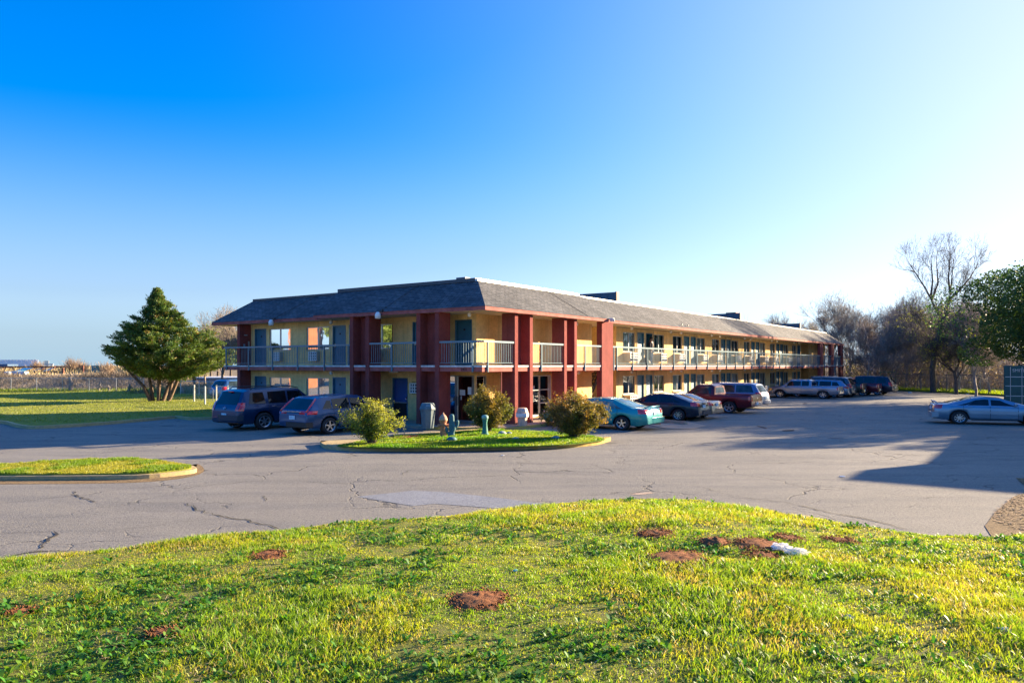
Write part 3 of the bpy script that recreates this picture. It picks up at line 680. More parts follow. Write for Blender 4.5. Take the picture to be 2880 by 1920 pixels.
UWZ = (3.38, 4.53); LWZ = (.93, 1.97)
opsR = []; winR = []; dorR = []
for k in range(6):
    s = 13.24+7.14*k
    L = [(s, s+1.58), (s+4.2, s+5.78)] if k < 5 else [(s, s+1.55)]
    Dl = [(s+1.87, s+2.79), (s+3.06, s+3.98)] if k < 5 else [(s+1.85, s+2.8)]
    for a, b in L: winR.append((a, b, k))
    for a, b in Dl: dorR.append((a, b, k))
office = (3.66, 5.48, .14, 2.12)
fr_ops = []
for a, b, k in winR: fr_ops += [(a, b, *UWZ), (a, b, *LWZ)]
for a, b, k in dorR: fr_ops += [(a, b, ZF+.01, 4.57), (a, b, .115, 2.02)]
wall(mapR, 12.39, 52.19, .09, ZE, fr_ops)
wall(mapR, -.6, 9.56, .09, ZE, [office, (-.54, .2, .12, 2.16)])
i = 0
for a, b, k in winR:
    window(mapR, a, b, *UWZ, [0, 3, 2, 1, 2, 2, 0, 1][i % 8]); window(mapR, a, b, *LWZ, [2, 3, 1, 1, 3, 1, 2, 1][i % 8]); sill(mapR, a, b, LWZ[0]); i += 1
    aircon(mapR, a+.05, 2.83); aircon(mapR, a+.05, .36)
for a, b, k in dorR:
    door(mapR, a, b, ZF+.01, 4.57, opened=(k == 0 and abs(a-16.3) < .1)); door(mapR, a, b, .115, 2.02)
# conduits next to the doors
m = MB()
for k in range(6):
    for off in (1.73, 4.09):
        s = 13.24+7.14*k+off
        if s < 52:
            for z0, z1 in ((2.62, 4.72), (.12, 2.34)): wbox(m, mapR, s-.018, s+.018, .003, .035, z0, z1)
wbox(m, mapR, 12.5, 52.0, .004, .04, 4.735, 4.77)
m.build('conduit', M_soffit, bld)
# left facade openings
opsL = [(15.74, 16.72, ZF+.01, 4.57), (13.77, 15.49, *UWZ), (10.81, 12.51, *UWZ), (9.59, 10.54, ZF+.01, 4.57), (8.42, 9.36, ZF+.01, 4.57), (6.45, 7.95, *UWZ), (4.3, 5.2, ZF+.01, 4.57), (1.77, 2.70, ZF+.01, 4.57)]
opsLl = [(15.74, 16.72, .115, 2.02), (13.77, 15.49, *LWZ), (10.81, 12.51, *LWZ), (9.59, 10.54, .115, 2.02), (5.50, 6.46, .115, 2.02), (1.66, 3.6, .12, 2.16)]
wall(mapL, 1.57, 17.05, .09, ZE, [o for o in opsL+opsLl if o[0] > 1.5])
# the right end of the office glazing turns the corner: wall piece under the canopy
for n_, (a, b) in enumerate([(13.77, 15.49), (10.81, 12.51), (6.45, 7.95)]): window(mapL, a, b, *UWZ, [3, 1, 3][n_])
for n_, (a, b) in enumerate([(13.77, 15.49), (10.81, 12.51)]): window(mapL, a, b, *LWZ, [0, 1][n_]); 
for a, b in [(15.74, 16.72), (9.59, 10.54), (8.42, 9.36), (4.3, 5.2), (1.77, 2.70)]: door(mapL, a, b, ZF+.01, 4.57, hand=-1)
for a, b in [(15.74, 16.72), (9.59, 10.54)]: door(mapL, a, b, .115, 2.02, hand=-1)
door(mapL, 5.50, 6.46, .115, 2.02, mat=M_doorb, num=False)
m = MB(); wbox(m, mapL, 5.56, 6.40, -.064, -.055, .13, .86); m.build('door_vent', M_dark, bld); m = MB(); wbox(m, mapL, 5.55, 6.41, -.064, -.045, .865, .91); m.build('door_bar', M_alu, bld)
for s in (14.35, 11.45, 7.2): aircon(mapL, s, 2.83, 1)
m = MB(); wbox(m, mapL, 4.50, 5.22, .003, .03, 1.28, 1.86); m.build('ac_surround', M_kerby, bld)
aircon(mapL, 4.56, 1.34, 1)
def storefront(mp, s0, s1, z0, z1, stiles, bars, mat):
    m = MB(); t = .055
    wbox(m, mp, s0, s1, -.11, -.03, z0, z0+.10); wbox(m, mp, s0, s1, -.11, -.03, z1-t, z1)
    for s, w_ in [(s0+t/2, t), (s1-t/2, t)]+stiles: wbox(m, mp, s-w_/2, s+w_/2, -.105, -.025, z0+.10, z1-t)
    for a, b, z in bars: wbox(m, mp, a, b, -.10, -.03, z-.025, z+.025)
    f = m.build('glass_door', mat, bld)
    g_ = MB(); g_.quad(mp(s0+t, -.07, z0+.1), mp(s1-t, -.07, z0+.1), mp(s1-t, -.07, z1-t), mp(s0+t, -.07, z1-t)); g_.build('pane', M_glassdark, f)
    return f
f1 = storefront(mapL, 1.66, 3.6, .12, 2.16, [(2.64, .05), (2.72, .05), (1.78, .04)], [], M_alu)
f2 = storefront(mapR, -.54, .2, .12, 2.16, [], [], M_alu)
f3 = storefront(mapR, *office, [(4.46, .08), (3.78, .06), (5.3, .06)], [(4.5, 5.28, 1.42), (4.5, 5.28, .78), (3.8, 4.44, 1.42)], M_white)
for mp, f, s, z, w_, h_ in [(mapL, f1, 2.35, 1.42, .30, .24), (mapL, f1, 1.95, 1.5, .20, .32), (mapL, f1, 2.95, 1.08, .14, .14), (mapL, f1, 2.42, 1.18, .06, .16), (mapR, f3, 3.98, 1.5, .2, .24)]:
    m = MB(); m.quad(mp(s-w_/2, -.066, z-h_/2), mp(s+w_/2, -.066, z-h_/2), mp(s+w_/2, -.066, z+h_/2), mp(s-w_/2, -.066, z+h_/2)); m.build('notice', M_paper, f)
for s, o in ((2.6, -.015), (2.76, -.015)): m = MB(); wbox(m, mapL, s-.012, s+.012, o, o+.03, .85, 1.25); m.build('door_pull', M_black, f1)
m = MB(); wbox(m, mapR, 3.80, 3.84, -.02, .03, .85, 1.2); m.build('door_pull', M_black, f3)
# office interior seen through the glass
m = MB(); m.box(-.1, 3.0, 2.2, 2.9, .12, 1.1); m.build('counter', M_brown, bld)
m = MB(); m.box(1.0, 1.4, 2.6, 3.0, 1.95, 2.0); m.build('ceiling_lamp', M_lamp, bld)
# dark cores of the rooms
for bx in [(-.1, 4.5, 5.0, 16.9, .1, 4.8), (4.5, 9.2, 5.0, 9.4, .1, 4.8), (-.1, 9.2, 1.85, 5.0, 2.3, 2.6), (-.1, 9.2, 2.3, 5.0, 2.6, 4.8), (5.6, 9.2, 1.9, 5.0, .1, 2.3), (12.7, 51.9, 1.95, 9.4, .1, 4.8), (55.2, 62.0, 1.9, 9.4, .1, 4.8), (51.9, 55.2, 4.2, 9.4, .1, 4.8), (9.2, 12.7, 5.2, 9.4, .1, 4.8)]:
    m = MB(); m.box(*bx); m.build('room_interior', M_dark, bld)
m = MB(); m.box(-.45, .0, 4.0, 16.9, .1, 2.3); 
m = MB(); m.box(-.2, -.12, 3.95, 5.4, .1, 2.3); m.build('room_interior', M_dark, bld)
# stairwell, far recess and end walls
for bx in [(9.42, 9.56, 1.575, 5.0, .09, ZE), (12.39, 12.52, 1.575, 5.0, .09, ZE), (9.56, 12.39, 4.9, 5.0, .09, ZE), (52.06, 52.19, 1.575, 4.1, .09, ZE), (52.19, 55.1, 4.0, 4.1, .09, ZE), (55.1, 62.2, 1.57, 1.7, .09, ZE), (55.1, 55.2, 1.7, 4.0, .09, ZE), (62.05, 62.2, 1.7, 9.5, .09, ZE), (-.6, 4.6, 17.05, 17.2, .09, ZE), (4.6, 4.75, 9.5, 17.2, .09, ZE), (4.6, 62.2, 9.5, 9.65, .09, ZE)]:
    m = MB(); m.box(*bx); m.build('wall', M_yellow, bld)
m = MB(); m.box(52.9, 54.3, 3.95, 3.995, ZF+.01, 4.6); m.build('door', plain('dark_green_door', (.02, .07, .06), .5), bld)
m = MB()
for k in range(12): m.box(9.75+.2*k, 9.99+.2*k, 2.3, 3.5, .25+.19*k, .29+.19*k)
m.box(9.6, 9.68, 2.25, 2.3, .1, 2.6)
for y in (2.25, 3.5):
    p0, p1 = (9.7, .1), (12.1, 2.42)
    m.poly([(p0[0], y, p0[1]), (p0[0]+.3, y, p0[1]), (p1[0], y, p1[1]-.1), (p1[0], y, p1[1]+.15), (p1[0]-.15, y, p1[1]+.15)])
    m.poly([(p0[0], y+.05, p0[1]), (p0[0]+.3, y+.05, p0[1]), (p1[0], y+.05, p1[1]-.1), (p1[0], y+.05, p1[1]+.15), (p1[0]-.15, y+.05, p1[1]+.15)])
    m.tube([(9.7, y, 1.0), (12.0, y, 3.3)], .025); m.tube([(9.7, y, .6), (12.0, y, 2.9)], .02)
m.build('staircase', M_black, bld)

# balcony slabs: red core, white edge band on top
m = MB(); e = MB(); zc = ZF-.075
pieces = [(-2.2, -.61, 0.0, 8.2), (-.61, 64.0, 0.0, 1.56), (-1.3, -.61, 8.2, 18.45), (9.57, 12.38, 1.56, 4.88), (52.2, 55.09, 1.56, 3.99), (-.61, 1.0, 17.22, 18.45)]
for a0, a1, b0, b1 in pieces: m.box(a0, a1, b0, b1, 2.345, zc)
zt_ = ZF
for a0, a1, b0, b1 in [(-2.225, -.61, -.025, 8.2), (-.61, 64.025, -.025, 1.56), (-1.325, -.61, 8.2, 18.475), (9.57, 12.38, 1.56, 4.88), (52.2, 55.09, 1.56, 3.99), (-.61, 1.0, 17.22, 18.475)]: e.box(a0, a1, b0, b1, zc, zt_)
m.build('balcony_slab', M_trim, bld); e.build('balcony_floor', M_whiteedge, bld)
# beam behind the slab edge, over the office
m = MB(); m.box(-.85, -.62, 1.3, 8.2, 2.2, 2.34); m.box(-.85, 9.3, 1.30, 1.55, 2.2, 2.34); m.build('beam', M_yellow, bld)
m = MB(); m.tube([(-.82, .06, .1), (-.82, .06, 2.34)], .022, 8); m.build('downpipe', M_trim, bld)

# piers
def pier(bx, back=None):
    m = MB(); m.box(*bx, .06, ZE-.003); m.build('pier', M_red, bld)
for b in (2.21, 3.25, 6.30, 7.31): pier((-2.26, -1.52, b, b+.22))
for b0, b1 in ((2.43, 3.25), (6.52, 7.31)): m = MB(); m.box(-1.78, -1.70, b0, b1, .06, ZE-.004); m.build('pier_panel', M_red, bld)
for a in (0, 1.14, 4.02, 4.95): pier((a, a+.23, -.06, .62))
for a0, a1 in ((.23, 1.14), (4.25, 4.95)): m = MB(); m.box(a0, a1, .42, .50, .06, ZE-.004); m.build('pier_panel', M_red, bld)
pier((7.68, 8.88, -.06, .24)); 
for a in (53.2, 57.8, 62.4): pier((a, a+1.25, -.02, .26))
m = MB(); m.box(-1.30, -.47, 17.06, 17.30, .06, ZE-.003); m.build('end_fin', M_red, bld)
m = MB(); m.box(-1.1, -1.0, 17.02, 17.055, 3.6, 3.75); m.box(-.8, -.72, 17.02, 17.055, 3.4, 3.9); m.box(-1.05, -.85, 17.03, 17.055, 4.2, 4.26); m.build('electric_box', M_alu, bld)

# railings
def railing(p0, p1, posts, ext=0):
    p0 = Vector(p0); p1 = Vector(p1); L = (p1-p0).length; t = (p1-p0)/L; nrm = Vector((t.y, -t.x))
    m = MB()
    def rbox(mm, s0, s1, h0, h1, wd, off=0):
        q0 = p0+t*s0; q1 = p0+t*s1; c = nrm*off
        xs_ = [q0.x+c.x-abs(nrm.x)*wd/2, q1.x+c.x+abs(nrm.x)*wd/2, q0.x+c.x+abs(nrm.x)*wd/2, q1.x+c.x-abs(nrm.x)*wd/2]
        ys_ = [q0.y+c.y-abs(nrm.y)*wd/2, q1.y+c.y+abs(nrm.y)*wd/2, q0.y+c.y+abs(nrm.y)*wd/2, q1.y+c.y-abs(nrm.y)*wd/2]
        mm.box(min(xs_), max(xs_), min(ys_), max(ys_), h0, h1)
    rbox(m, 0, L, 3.52, 3.60, .10); rbox(m, 0, L, 2.685, 2.71, .03)
    s = .1
    while s < L-.03:
        rbox(m, s-.008, s+.008, 2.71, 3.52, .016); s += .128
    r_ = m.build('railing', M_railside, bld)
    for s in posts:
        q = MB(); rbox(q, s-.027, s+.027, 2.33, 3.52, .05, .055); q.build('post', M_railside, r_)
        q = MB(); rbox(q, s-.045, s+.045, 2.40, 2.55, .04, .02) ; q.build('bracket', M_railside, r_)
    return r_
aR = -1.29
railing((aR, 18.45), (aR, 8.2), [18.45-b for b in (18.19, 16.24, 14.26, 12.28, 10.3, 8.6)])
railing((aR+.05, 18.44), (1.0, 18.44), [.9, 2.1])
railing((-2.19, 6.30), (-2.19, 3.47), [6.30-4.92])
railing((-2.19, 2.21), (-2.19, .01), [2.21-.45]); railing((-2.14, .01), (0, .01), [.26])
railing((1.37, .01), (4.02, .01), [.71]); railing((5.18, .01), (7.68, .01), [.8])
ps = [9.34+1.86*k for k in range(24)]
railing((8.88, .01), (53.2, .01), [.10]+[p-8.88 for p in ps if p < 53]); railing((54.45, .01), (57.8, .01), [.5, 2.3]); railing((59.05, .01), (62.4, .01), [.5, 2.3]); 

# eaves: soffit, fascia, mansard slopes
m = MB()
for bx in [(-2.3, 8.0, -.22, 1.56), (-2.3, -.61, 1.56, 9.9), (-1.47, -.61, 9.9, 19.27), (8.0, 64.6, .10, 1.56), (9.57, 12.38, 1.56, 4.88), (52.2, 55.09, 1.56, 3.99), (-.61, 6.6, 17.22, 19.27), (4.76, 6.6, 11.5, 17.22), (4.76, 64.6, 9.66, 11.5), (62.21, 64.6, 1.56, 9.66)]:
    m.box(*bx, ZE, ZE+.03)
m.build('soffit', M_soffit, bld)
m = MB(); t = .04; z0, z1 = ZE-.015, ZE+.135
m.box(-2.3-t, 8.0+t, -.22-t, -.22, z0, z1); m.box(8.0, 8.0+t, -.22, .10, z0, z1); m.box(8.0+t, 64.6+t, .10-t, .10, z0, z1)
m.box(-2.3-t, -2.3, -.22, 9.9+t, z0, z1); m.box(-2.3, -1.47, 9.9, 9.9+t, z0, z1); m.box(-1.47-t, -1.47, 9.9+t, 19.27+t, z0, z1); m.box(-1.47, 6.6, 19.27, 19.27+t, z0, z1); m.box(6.6, 6.6+t, 11.5, 19.27+t, z0, z1); m.box(6.6+t, 64.6, 11.5, 11.5+t, z0, z1); m.box(64.6, 64.6+t, .10, 11.5+t, z0, z1)
m.build('fascia', M_trim, bld)
ZR, IN = 6.17, 1.58
def slope(m, e0, e1, t1, t0):
    e0, e1, t1, t0 = [Vector(p) for p in (e0, e1, t1, t0)]
    ax = (e1-e0).normalized(); up = (t0-e0); up = (up-ax*up.dot(ax)).normalized()
    uv = [((p-e0).dot(ax)+e0.x*.37+e0.y*.11, (p-e0).dot(up)) for p in (e0, e1, t1, t0)]
    m.quad(e0, e1, t1, t0, uv)
ez = ZE+.14; x0, y0 = -2.36, -.28
m = MB()
slope(m, (x0, 9.93, ez), (x0, y0, ez), (x0+IN, y0+IN, ZR), (x0+IN, 9.93, ZR))
slope(m, (x0, y0, ez), (8.05, y0, ez), (8.05, y0+IN, ZR), (x0+IN, y0+IN, ZR))
x1 = -1.53
slope(m, (x1, 19.33, ez), (x1, 9.93, ez), (x1+IN, 9.93, ZR), (x1+IN, 19.33-IN, ZR))
slope(m, (6.66, 19.33, ez), (x1, 19.33, ez), (x1+IN, 19.33-IN, ZR), (6.66-IN, 19.33-IN, ZR)); slope(m, (6.66, 11.56, ez), (6.66, 19.33, ez), (6.66-IN, 19.33-IN, ZR), (6.66-IN, 11.56-IN, ZR)); slope(m, (64.66, 11.56, ez), (6.66, 11.56, ez), (6.66-IN, 11.56-IN, ZR), (64.66-IN, 11.56-IN, ZR))
y1_ = .04
slope(m, (8.05, y1_, ez), (64.66, y1_, ez), (64.66-IN, y1_+IN, ZR), (8.05, y1_+IN, ZR))
slope(m, (64.66, y1_, ez), (64.66, 11.56, ez), (64.66-IN, 11.56-IN, ZR), (64.66-IN, y1_+IN, ZR))
m.quad((x0, 9.93, ez), (x0+IN, 9.93, ZR), (x1+IN, 9.93, ZR), (x1, 9.93, ez)); m.quad((8.05, y0, ez), (8.05, y1_, ez), (8.05, y1_+IN, ZR), (8.05, y0+IN, ZR))
roof = m.build('roof', M_shingle, bld)
m = MB(); m.box(x0+IN+.02, 8.0, y0+IN+.02, 9.9, 5.9, 5.95); m.box(x1+IN+.02, 5.05, 9.9, 17.7, 5.9, 5.95); m.box(8.0, 63, y1_+IN+.02, 9.9, 5.9, 5.95); m.build('roof_deck', M_screen, bld)
# ridge caps: dark on the left side, bare metal on the right side
m = MB(); m.box(x0+IN-.05, x0+IN+.12, y0+IN+.12, 9.93, ZR-.01, ZR+.14); m.box(x1+IN-.04, x1+IN+.1, 9.93, 19.33-IN, ZR-.01, ZR+.10); m.build('ridge_cap', plain('dark_cap', (.035, .045, .055), .5), bld)
m = MB(); m.box(x0+IN-.05, 7.7, y0+IN-.03, y0+IN+.12, ZR-.0, ZR+.10); m.box(7.9, 64.66-IN, y1_+IN-.02, y1_+IN+.12, ZR-.0, ZR+.07)
for k in range(46): a = x0+IN+.1+k*.18; m.box(a, a+.10, y0+IN-.03, y0+IN+.06, ZR+.10, ZR+.12)
m.build('ridge_flashing', M_flash, bld)
m = MB(); m.box(x0+IN+.0, x0+IN+.35, 2.0, 2.5, ZR+.14, ZR+.22); m.build('roof_vent', M_screen, bld)
# mechanical screens on the flat roof
for a, bb, bw in ((14.3, 2.5, 5.6), (36.6, 2.5, 5.9), (55.5, 2.5, 5.6)):
    m = MB(); m.box(a-.05, a+.05, bb+.1, bw, 5.9, 6.96); n_ = 5
    for k in range(n_): y = bb+.6+k*(bw-bb-.6)/n_; m.box(a-.065, a-.05, y-.012, y+.012, 5.95, 6.95)
    s_ = m.build('roof_screen', M_screen, bld); q = MB(); q.box(a-.06, a+.25, bb, bb+.10, 5.9, 6.98); q.build('screen_end', M_screenend, s_)
m = MB(); m.box(40.3, 41.3, 4.2, 4.9, 5.9, 7.15); m.box(40.2, 41.4, 4.1, 5.0, 7.15, 7.3); m.box(41.4, 41.9, 4.3, 4.7, 5.9, 6.7); m.build('chimney', M_brown, bld)
# cables on the roof, lamps, floodlights
m = MB()
def on_slope(xe, b, f, left=True): return (xe+IN*f-.03, b, ez+(ZR-ez)*f+.03)
m.tube([on_slope(x1, 13.9, 0), on_slope(x1, 12.4, 1)], .012, 4); m.tube([on_slope(x0, 5.45, 0), on_slope(x0, 4.6, 1.05)], .012, 4)
m.tube([(5.9, y0+.02, ez+.03), (4.6, y0+IN, ZR+.03)], .01, 4)
m.build('cable', M_black, bld)
for i_, (x, y) in enumerate([(-1.62, 14.0), (-2.5, 5.5)]):
    m = MB(); m.lathe([(.10, -.30), (.13, -.28), (.13, -.12), (.09, -.03), (.05, 0)], 14, (x, y, ZE+.12)); q = m.build('security_light', M_lamp, bld, smooth=True)
    m = MB(); m.tube([(x, y, ZE+.12), (x+.05, y-.12, ZE+.18), (x+.22, y-.2, ZE+.16)], .02, 6); m.box(x-.05, x+.05, y-.3, y-.2, ZE+.1, ZE+.2); m.build('bracket', M_black, q)
m = MB(); 
for y in (-.36, -.48): m.lathe([(.02, 0), (.07, .05), (.085, .16), (.07, .17)], 10, (8.1, y, ZE-.02)); 
m.box(8.02, 8.2, -.5, -.28, ZE+.12, ZE+.18); m.build('security_light', M_lamp, bld)
sp = [(-1.5, 1.2, ZE), (-1.0, 10.2, ZE), (-1.0, 17.6, ZE), (-1.0, 10.2, 2.34), (-1.0, 17.6, 2.34), (7.0, 1.0, ZE), (7.0, .9, 2.34)]
for k in range(6):
    for off in (-.6, 4.9): sp += [(13.5+7.14*k+off, .85, ZE), (13.5+7.14*k+off, .85, 2.34)]
proto = None
for x, y, z in sp:
    if x > 60: continue
    if proto is None:
        m = MB(); m.lathe([(.02, -.20), (.07, -.17), (.085, -.11), (.07, -.05), (.05, 0)], 10, (0, 0, 0)); proto = m.build('porch_lamp', M_lamp, bld, smooth=True); o = proto
    else: o = proto.copy(); COL.objects.link(o); o.parent = bld
    o.location = (x, y, z)
m = MB(); m.box(-1.3, -1.22, 5.5, 6.0, 2.27, 2.335); m.build('strip_light', M_lamp, bld)

def text(body, size, loc, rot, mat, parent, name='number'):
    cu = bpy.data.curves.new(name, 'FONT'); cu.body = body; cu.size = size; cu.extrude = .004; cu.align_x = 'CENTER'; cu.align_y = 'CENTER'
    o = bpy.data.objects.new(name, cu); COL.objects.link(o); o.location = loc; o.rotation_euler = rot; cu.materials.append(mat)
    dg = bpy.context.evaluated_depsgraph_get(); me = bpy.data.meshes.new_from_object(o.evaluated_get(dg)); q = bpy.data.objects.new(name, me); COL.objects.link(q); q.location = loc; q.rotation_euler = rot
    if not me.materials: me.materials.append(mat)
    bpy.data.objects.remove(o); q.name = name
    if parent: q.parent = parent
    return q
text('2401', .17, (-2.206, .92, 2.43), (R(90), 0, R(-90)), M_dark, bld)

# rear wing of the motel, mostly hidden behind
wing = empty('motel_wing', (*ab(18.05, 30.0), 0), BANG, 'second motel wing with the same red eave, glimpsed left of the end wall', 'building')
m = MB(); m.box(1.5, 40, 0, 14, 0, ZE); m.build('wall', M_yellow, wing)
m = MB(); m.box(0, 42, -1, 15.4, ZE, ZE+.14); m.build('fascia', M_trim, wing)
m = MB(); A_ = [(-.05, -1.05, ez), (42.05, -1.05, ez), (42.05, 15.45, ez), (-.05, 15.45, ez)]; B_ = [(1.55, .55, ZR), (40.4, .55, ZR), (40.4, 13.9, ZR), (1.55, 13.9, ZR)]
for i in range(4): slope(m, A_[i], A_[(i+1) % 4], B_[(i+1) % 4], B_[i])
m.poly(B_, [(p[0], p[1]) for p in B_]); m.build('roof', M_shingle, wing)

# neighbouring flat roofed block just outside the right border; its shadow lies across the lot
nb = empty('neighbour_block', (24.5, 26.4, 0), BANG, 'plain flat roofed commercial block beyond the right border', 'building')
m = MB(); m.box(0, 1.9, -12, 0, 0, 5.0); m.box(1.9, 12, -12, 0, 0, 4.35); m.build('wall', M_soffit, nb)
m = MB(); m.box(1.95, 11.95, -11.9, -.1, 4.36, 4.40); m.build('roof', M_screen, nb)

# person in the open doorway
def skin_figure(name, verts, edges, radii, mat, parent, sub=1):
    me = bpy.data.meshes.new(name); me.from_pydata(verts, edges, []); o = bpy.data.objects.new(name, me); COL.objects.link(o)
    sk = o.modifiers.new('skin', 'SKIN'); 
    for i, r in enumerate(radii): me.skin_vertices[0].data[i].radius = (r if isinstance(r, tuple) else (r, r))
    me.skin_vertices[0].data[0].use_root = True
    o.modifiers.new('sub', 'SUBSURF').levels = sub; o.modifiers['sub'].render_levels = sub
    me.materials.append(mat); sk.use_smooth_shade = True; o.parent = parent; return o
pl = ab(16.72, 1.42)
per = empty('person', (*pl, ZF), BANG+R(182), 'person in a dark shirt and blue jeans standing in the open upper doorway, back turned', 'person')
M_skin = plain('skin', (.35, .19, .12), .6); M_shirt = plain('dark_shirt', (.03, .028, .045), .85, .3, 8); M_jeans = plain('blue_jeans', (.06, .10, .19), .85, .4, 7); M_hair = plain('dark_hair', (.02, .014, .010), .7)
bv = [(0,0,.95),(0,0,1.12),(0,.01,1.30),(0,.0,1.44),(0,-.01,1.52),(0,.0,1.60),(0,.015,1.70),
      (.10,0,.90),(.11,.02,.52),(.11,-.02,.10),(.12,.13,.04),(-.10,0,.90),(-.12,.0,.52),(-.13,-.04,.10),(-.14,.11,.04),
      (.19,0,1.40),(.24,.01,1.14),(.25,.10,.92),(.25,.13,.84),(-.19,0,1.40),(-.25,-.01,1.14),(-.26,.07,.90),(-.26,.09,.82)]
be = [(0,1),(1,2),(2,3),(3,4),(4,5),(5,6),(0,7),(7,8),(8,9),(9,10),(0,11),(11,12),(12,13),(13,14),(3,15),(15,16),(16,17),(17,18),(3,19),(19,20),(20,21),(21,22)]
br = [(.15,.10),(.135,.10),(.16,.11),(.12,.08),.055,(.07,.085),(.065,.085),.09,.062,.042,.035,.09,.062,.042,.035,.06,.045,.032,.03,.06,.045,.032,.03]
n0 = len(bv)
for hx, hi in ((.25, 18), (-.26, 22)):
    for k in range(4):
        bv += [(hx+(k-1.5)*.018, .13 if hx > 0 else .09, .79), (hx+(k-1.5)*.02, .14 if hx > 0 else .10, .755-.008*(k in (1, 2)))]; br += [.009, .008]; be += [(hi, len(bv)-2), (len(bv)-2, len(bv)-1)]
    bv += [(hx-.035*(1 if hx > 0 else -1), .15 if hx > 0 else .11, .81)]; br += [.009]; be += [(hi, len(bv)-1)]
skin_figure('body', bv, be, br, M_skin, per)
skin_figure('shirt', [(0,0,.98),(0,0,1.12),(0,.01,1.30),(0,0,1.43),(.19,0,1.40),(.245,.04,1.02),(-.19,0,1.40),(-.255,.02,1.02)], [(0,1),(1,2),(2,3),(3,4),(4,5),(3,6),(6,7)], [(.175,.125),(.155,.12),(.18,.13),(.14,.10),.078,.058,.078,.058], M_shirt, per)
skin_figure('jeans', [(0,0,.97),(.10,0,.88),(.11,.02,.52),(.11,-.02,.09),(-.10,0,.88),(-.12,0,.52),(-.13,-.04,.09)], [(0,1),(1,2),(2,3),(0,4),(4,5),(5,6)], [(.17,.12),.105,.078,.066,.105,.078,.066], M_jeans, per)
m = MB(); m.lathe([(.0,-.02),(.075,.0),(.095,.06),(.085,.13),(.04,.17),(0,.175)], 12, (0,.0,1.60)); m.build('hair', M_hair, per, smooth=True)
m = MB()
for x, y in ((.12,.07),(-.14,.05)): m.box(x-.05, x+.05, y-.12, y+.14, .0, .08)
m.build('shoes', M_black, per, bevel=.02)

# black bag beside the first upper door
x, y = ab(14.95, 1.0); g = MB(); g.lathe([(.20,0),(.27,.05),(.28,.18),(.20,.33),(.10,.42),(.04,.46)], 14)
for i_, v_ in enumerate(g.v): rr = 1+.12*math.sin(i_*2.7); g.v[i_] = (v_[0]*rr*1.2, v_[1]*rr*.8, v_[2])
o = g.build('duffel_bag', M_black, smooth=True, loc=(x, y, ZF)); tag(o, 'slumped black bag on the balcony floor beside the first wall air conditioner', 'bag')
# birds on the roof edge
def bird(a, lab):
    x, y = ab(a, .10); b = empty('bird', (x, y, ez+.06), BANG, lab, 'bird', 'birds on the roof edge')
    m = MB(); m.tube([(-.13,0,.05),(-.09,0,.07),(-.02,0,.09),(.05,0,.11),(.08,0,.15),(.11,0,.16),(.14,0,.155)], [.012,.02,.04,.045,.03,.027,.006], 8); m.tube([(0,.015,.06),(0,.015,-.05)], .006, 4); m.tube([(0,-.015,.06),(0,-.015,-.05)], .006, 4); m.build('body', M_black, b, smooth=True)
bird(18.3, 'left one of two dark birds perched on the right eave'); bird(19.3, 'right one of two dark birds perched on the right eave')

ob = empty('orange_block', (-74, 30, 0), R(8), 'plain orange stucco block beyond the left border, mirrored in the motel windows', 'building')
m = MB(); m.box(0, 12, 1.6, 5.0, 0, 8); m.build('wall', plain('orange_stucco', (.22, .085, .04), .9, .2, 1, bump=.3), ob); m = MB(); m.box(.2, 11.8, 1.7, 4.9, 8, 8.3); m.build('roof', M_screen, ob)
